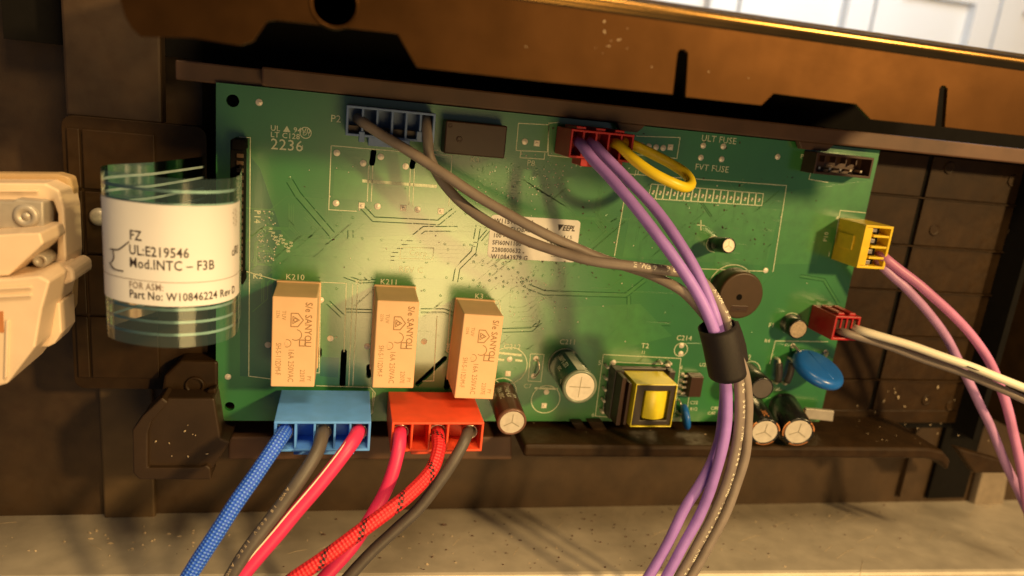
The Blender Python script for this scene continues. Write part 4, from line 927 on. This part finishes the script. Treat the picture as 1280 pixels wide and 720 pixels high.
# label: front of the loop, from the left extreme to the right extreme
sL = min(range(len(lp)), key=lambda i: lp[i].x); sL = lc[sL]; sR = lc[max(range(len(lp)), key=lambda i: lp[i].x)]
lab = obj("paper_label", band(sL - 1.0, sR + .5, -51.6, -27.6, .12, 60), PAPER, rb, label="white paper label with black printed lines")
def wrap_text(mb, s, px, py, size, bold=.012, nar=.79, slope=0.0, off=.2):
    """place text where (px,py) falls on the label: s from x, y from height"""
    best = min((abs_err(px, py, q), q) for q in [sL + (sR - sL) * i / 200 for i in range(201)])[1]
    vs, fs = text_geo(s, bold, nar); p = lat(best, 0); y0 = A(px, py, p.z).y
    out = []
    for x, y in vs:
        q = lat(best + x * size, off); out.append((q.x, y0 + y * size + slope * x * size, q.z))
    mb.add(out, fs)
def abs_err(px, py, s):
    p = lat(s, 0); return abs(A(px, py, p.z).x - p.x)
pt = MB()
wrap_text(pt, "FZ", 162, 299, 3.3); wrap_text(pt, "UL:E219546", 162, 317, 3.3); wrap_text(pt, "Mod.INTC – F3B", 162, 333, 3.3); wrap_text(pt, "Part No: W10846224 Rev D", 162, 371, 2.75, .015, .79)
wrap_text(pt, "cЯU", 289, 320, 3.0)
obj("printed_text", pt, BINK, lab)
p2 = MB(); wrap_text(p2, "FOR ASM:", 162, 359, 2.3, .01)
for k in range(7): wrap_text(p2, "▪▫▪" if k % 2 else "▫▪", 290, 265 + 3.2 * k, 1.4)
s0 = sL + 4.6
p2.add(band(s0, s0 + .22, -51.4, -29, .2, 2).v, band(s0, s0 + .22, -51.4, -29, .2, 2).f)
b2 = band(s0, sR, -45.8, -45.68, .2, 40); p2.add(b2.v, b2.f)
obj("faint_print", p2, GINK, lab)
ik = MB()
def stroke(pts, r=.16):
    out = []
    for px, py in pts:
        q = min((abs_err(px, py, s), s) for s in [sL - 1 + (sR - sL) * i / 200 for i in range(201)])[1]; p = lat(q, .15); out.append(Vector((p.x, A(px, py, p.z).y, p.z)))
    ik.tube(spline(out, .5), r, 6)
stroke([(139, 311), (148, 312), (156, 307), (162, 302)]); stroke([(142, 313), (143, 322), (140, 328)]); stroke([(138, 328), (144, 336), (155, 339)])
obj("ink_scribble", ik, BINK, lab)
# screw head just left of the ribbon
c = A(122, 272, -3); tag(obj("screw", MB().lathe((c.x, c.y, -5), (0, 0, 1), [(0, 2.6), (1, 2.6), (1.9, 1.9), (2.2, .8), (2.2, .05)], 20), GSTEEL, None, (c.x, c.y, -5)), "small shiny screw head on the black tray just left of the ribbon loop", "screw")
#@@TERMINAL
# ================================================================ cream terminal block at the left edge
tb = empty("terminal_block", (-50, -85, 15), "cream terminal block with a steel clamp at the left edge", "terminal block")
def pp(pts, h): return [xy(x, y, h) for x, y in pts]
bo = pp([(-80, 216), (70, 217), (88, 222), (91, 236), (92, 330), (90, 385), (76, 412), (-80, 412)], 12)
plate_ = MB(); plate(plate_, bo, [], 7, 12); obj("back_plate", plate_, TAN, tb, bevel=1.0, seg=3)
ho = pp([(-80, 228), (56, 229), (74, 238), (80, 262), (83, 320), (82, 334), (62, 336), (62, 345), (-80, 345)], 20)
hi = pp([(58, 252), (66, 251), (72, 268), (71, 318), (64, 330), (58, 332)], 20)
m = MB(); plate(m, ho, [hi], 8, 20); obj("upper_body", m, CREAM, tb, bevel=.55)
obj("mount", MB().prism(pp([(-90, 250), (40, 250), (40, 400), (-20, 440), (-90, 440)], 20), -28, 15.6), TAN, tb)
obj("slot_back", MB().prism(hi, 6, 9), DGREY, tb)
c1 = A(0, 252, 24); c2 = A(54, 290, 24)
st_ = MB().prism(pp([(-70, 251), (14, 252), (20, 249), (54, 252), (55, 286), (20, 288), (14, 286), (-70, 288)], 24), 17, 24); obj("steel_clamp", st_, GSTEEL, tb, bevel=.5)
c = A(33, 270, 24); sc = obj("screw", MB().lathe((c.x, c.y, 23), (0, 0, 1), [(0, 3.0), (1.2, 3.0), (1.8, 2.5), (1.9, 1.6), (1.2, 1.3), (1.2, .9), (1.7, .7), (1.75, .05)], 24), GSTEEL, tb)
obj("lever", MB().prism(pp([(-80, 300), (20, 292), (50, 291), (54, 305), (10, 345), (-80, 352)], 34), 18, 34), CREAM, tb, bevel=.45)
c = A(50, 326, 26); obj("pivot", MB().lathe((c.x, c.y, 20), (0, 0, 1), [(0, 1.8), (6, 1.8), (6.4, 1.2), (5.6, .8), (5.6, .05)], 18), GSTEEL, tb)
obj("block", MB().prism(pp([(-80, 352), (10, 349), (48, 345), (62, 352), (52, 388), (44, 434), (9, 480), (-2, 483), (-80, 484)], 36), 15, 36), CREAM, tb, bevel=.55)
obj("side_block", MB().prism(pp([(44, 395), (60, 380), (75, 378), (77, 416), (68, 430), (60, 434), (44, 434)], 26), 16, 26), CREAM, tb, bevel=.45)
obj("latch", MB().prism(pp([(60, 340), (82, 332), (92, 338), (93, 352), (70, 360), (54, 374), (52, 362)], 24), 10, 24), CREAM, tb, bevel=.8)
obj("window", MB().prism(pp([(-10, 390), (4, 389), (5, 416), (-10, 414)], 36.1), 33, 36.15), mat("orange_window", (0.5, 0.2, 0.07), .4), tb)
rb_ = MB()
for yy0 in (362, 372): rb_.prism(pp([(-60, yy0), (40, yy0 - 5), (40, yy0 - 2), (-60, yy0 + 3)], 36), 35.5, 36.7)
obj("rib", rb_.prism(pp([(8, 400), (12, 399), (10, 470), (6, 474)], 36), 35.5, 36.6), CREAM, tb, bevel=.2)
obj("rib", MB().prism(pp([(50, 392), (54, 388), (54, 432), (50, 433)], 26), 25.5, 26.8).prism(pp([(-60, 236), (48, 237), (48, 240), (-60, 240)], 20), 19.5, 20.7), CREAM, tb, bevel=.2)
#@@DUST
# ================================================================ crumbs and dust lying on things
cr = MB()
def scatter(mb, n, fx, fy, r0, r1, h):
    for k in range(n):
        p = A(fx(), fy(), h); mb.speck((p.x, p.y, h + .06), random.uniform(r0, r1), .5)
g = random.gauss; u = random.uniform
scatter(cr, 30, lambda: g(690, 34), lambda: g(348, 15), .08, .26, 0.1)
scatter(cr, 60, lambda: u(700, 960), lambda: u(255, 345), .08, .28, 0.06)
scatter(cr, 25, lambda: u(830, 960), lambda: u(255, 300), .12, .36, 0.06)
scatter(cr, 24, lambda: u(690, 1040), lambda: u(160, 260), .10, .3, 0.06)
scatter(cr, 24, lambda: u(330, 860), lambda: u(210, 520), .08, .28, 0.06)
scatter(cr, 12, lambda: u(620, 722), lambda: u(275, 328), .12, .3, 0.18)
tag(obj("crumbs", cr, CRUMB, None, (140, -45, 0)), "brown crumbs and specks lying on the green board", "crumbs", kind="stuff")
rc = MB()
scatter(rc, 6, lambda: u(595, 625), lambda: u(376, 392), .15, .3, 14); scatter(rc, 14, lambda: u(800, 840), lambda: u(482, 530), .12, .28, 15.8)
ds, dk = MB(), MB()
for mbx, n, r0, r1 in ((ds, 110, .08, .34), (dk, 170, .12, .5)):
    for k in range(n):
        uu = u(-.02, 1.02); v = u(.05, .97)
        if mbx is dk: uu = g(.55, .16)
        p = sh(uu, v); mbx.speck((p[0], p[1] + .05, p[2]), u(r0, r1) * (1.9 if u(0, 1) > .95 else 1), .45)
for k in range(34):                                        # hairline scratches on the shelf
    u0_, v0_, a_, l_ = u(0, 1), u(.1, .9), u(0, 3.14), u(.006, .03)
    q = [sh(u0_ + l_ * t * math.cos(a_), v0_ + l_ * 5 * t * math.sin(a_) + .05 * t * t) for t in (0, .35, .7, 1)]
    ds.tube([(x, y + .04, h) for x, y, h in q], .06, 4)
for k in range(26): p = sh(g(.12, .05), g(.45, .12)); ds.speck((p[0], p[1] + .05, p[2]), u(.2, .6), .5)
for k in range(60):                                       # on the plastic ledge and pocket
    p = A(u(650, 1230), u(528, 560), 0); ds.speck((p.x, -104.4 - (p.x - 97) * .0155, u(-10, 13)), u(.08, .36), .5)
for k in range(9): p = A(u(190, 260), u(525, 575), 8.5); ds.speck((p.x, p.y, 8.5), u(.1, .35), .5)
for k in range(14): p = A(u(1060, 1230), u(480, 525), -11.8); ds.speck((p.x, p.y, -11.7), u(.15, .5), .5)
for k in range(26):                                        # on the bracket face
    p = A(g(800, 170) if k % 3 else g(755, 12), u(25, 110) if k % 3 else g(55, 8), BKH)
    if p.y > 13 and p.y < 30: ds.speck((p.x, p.y, BKH + .03), u(.06, .2), .4)
tag(obj("pale_dust", ds, DUST, None, (120, -150, 0)), "pale dust flecks on the shelf and the black tray", "dust", kind="stuff")
tag(obj("dark_crumbs", dk, CRUMB, None, (120, -150, 0)), "dark burnt crumbs on the metal shelf", "crumbs", kind="stuff")
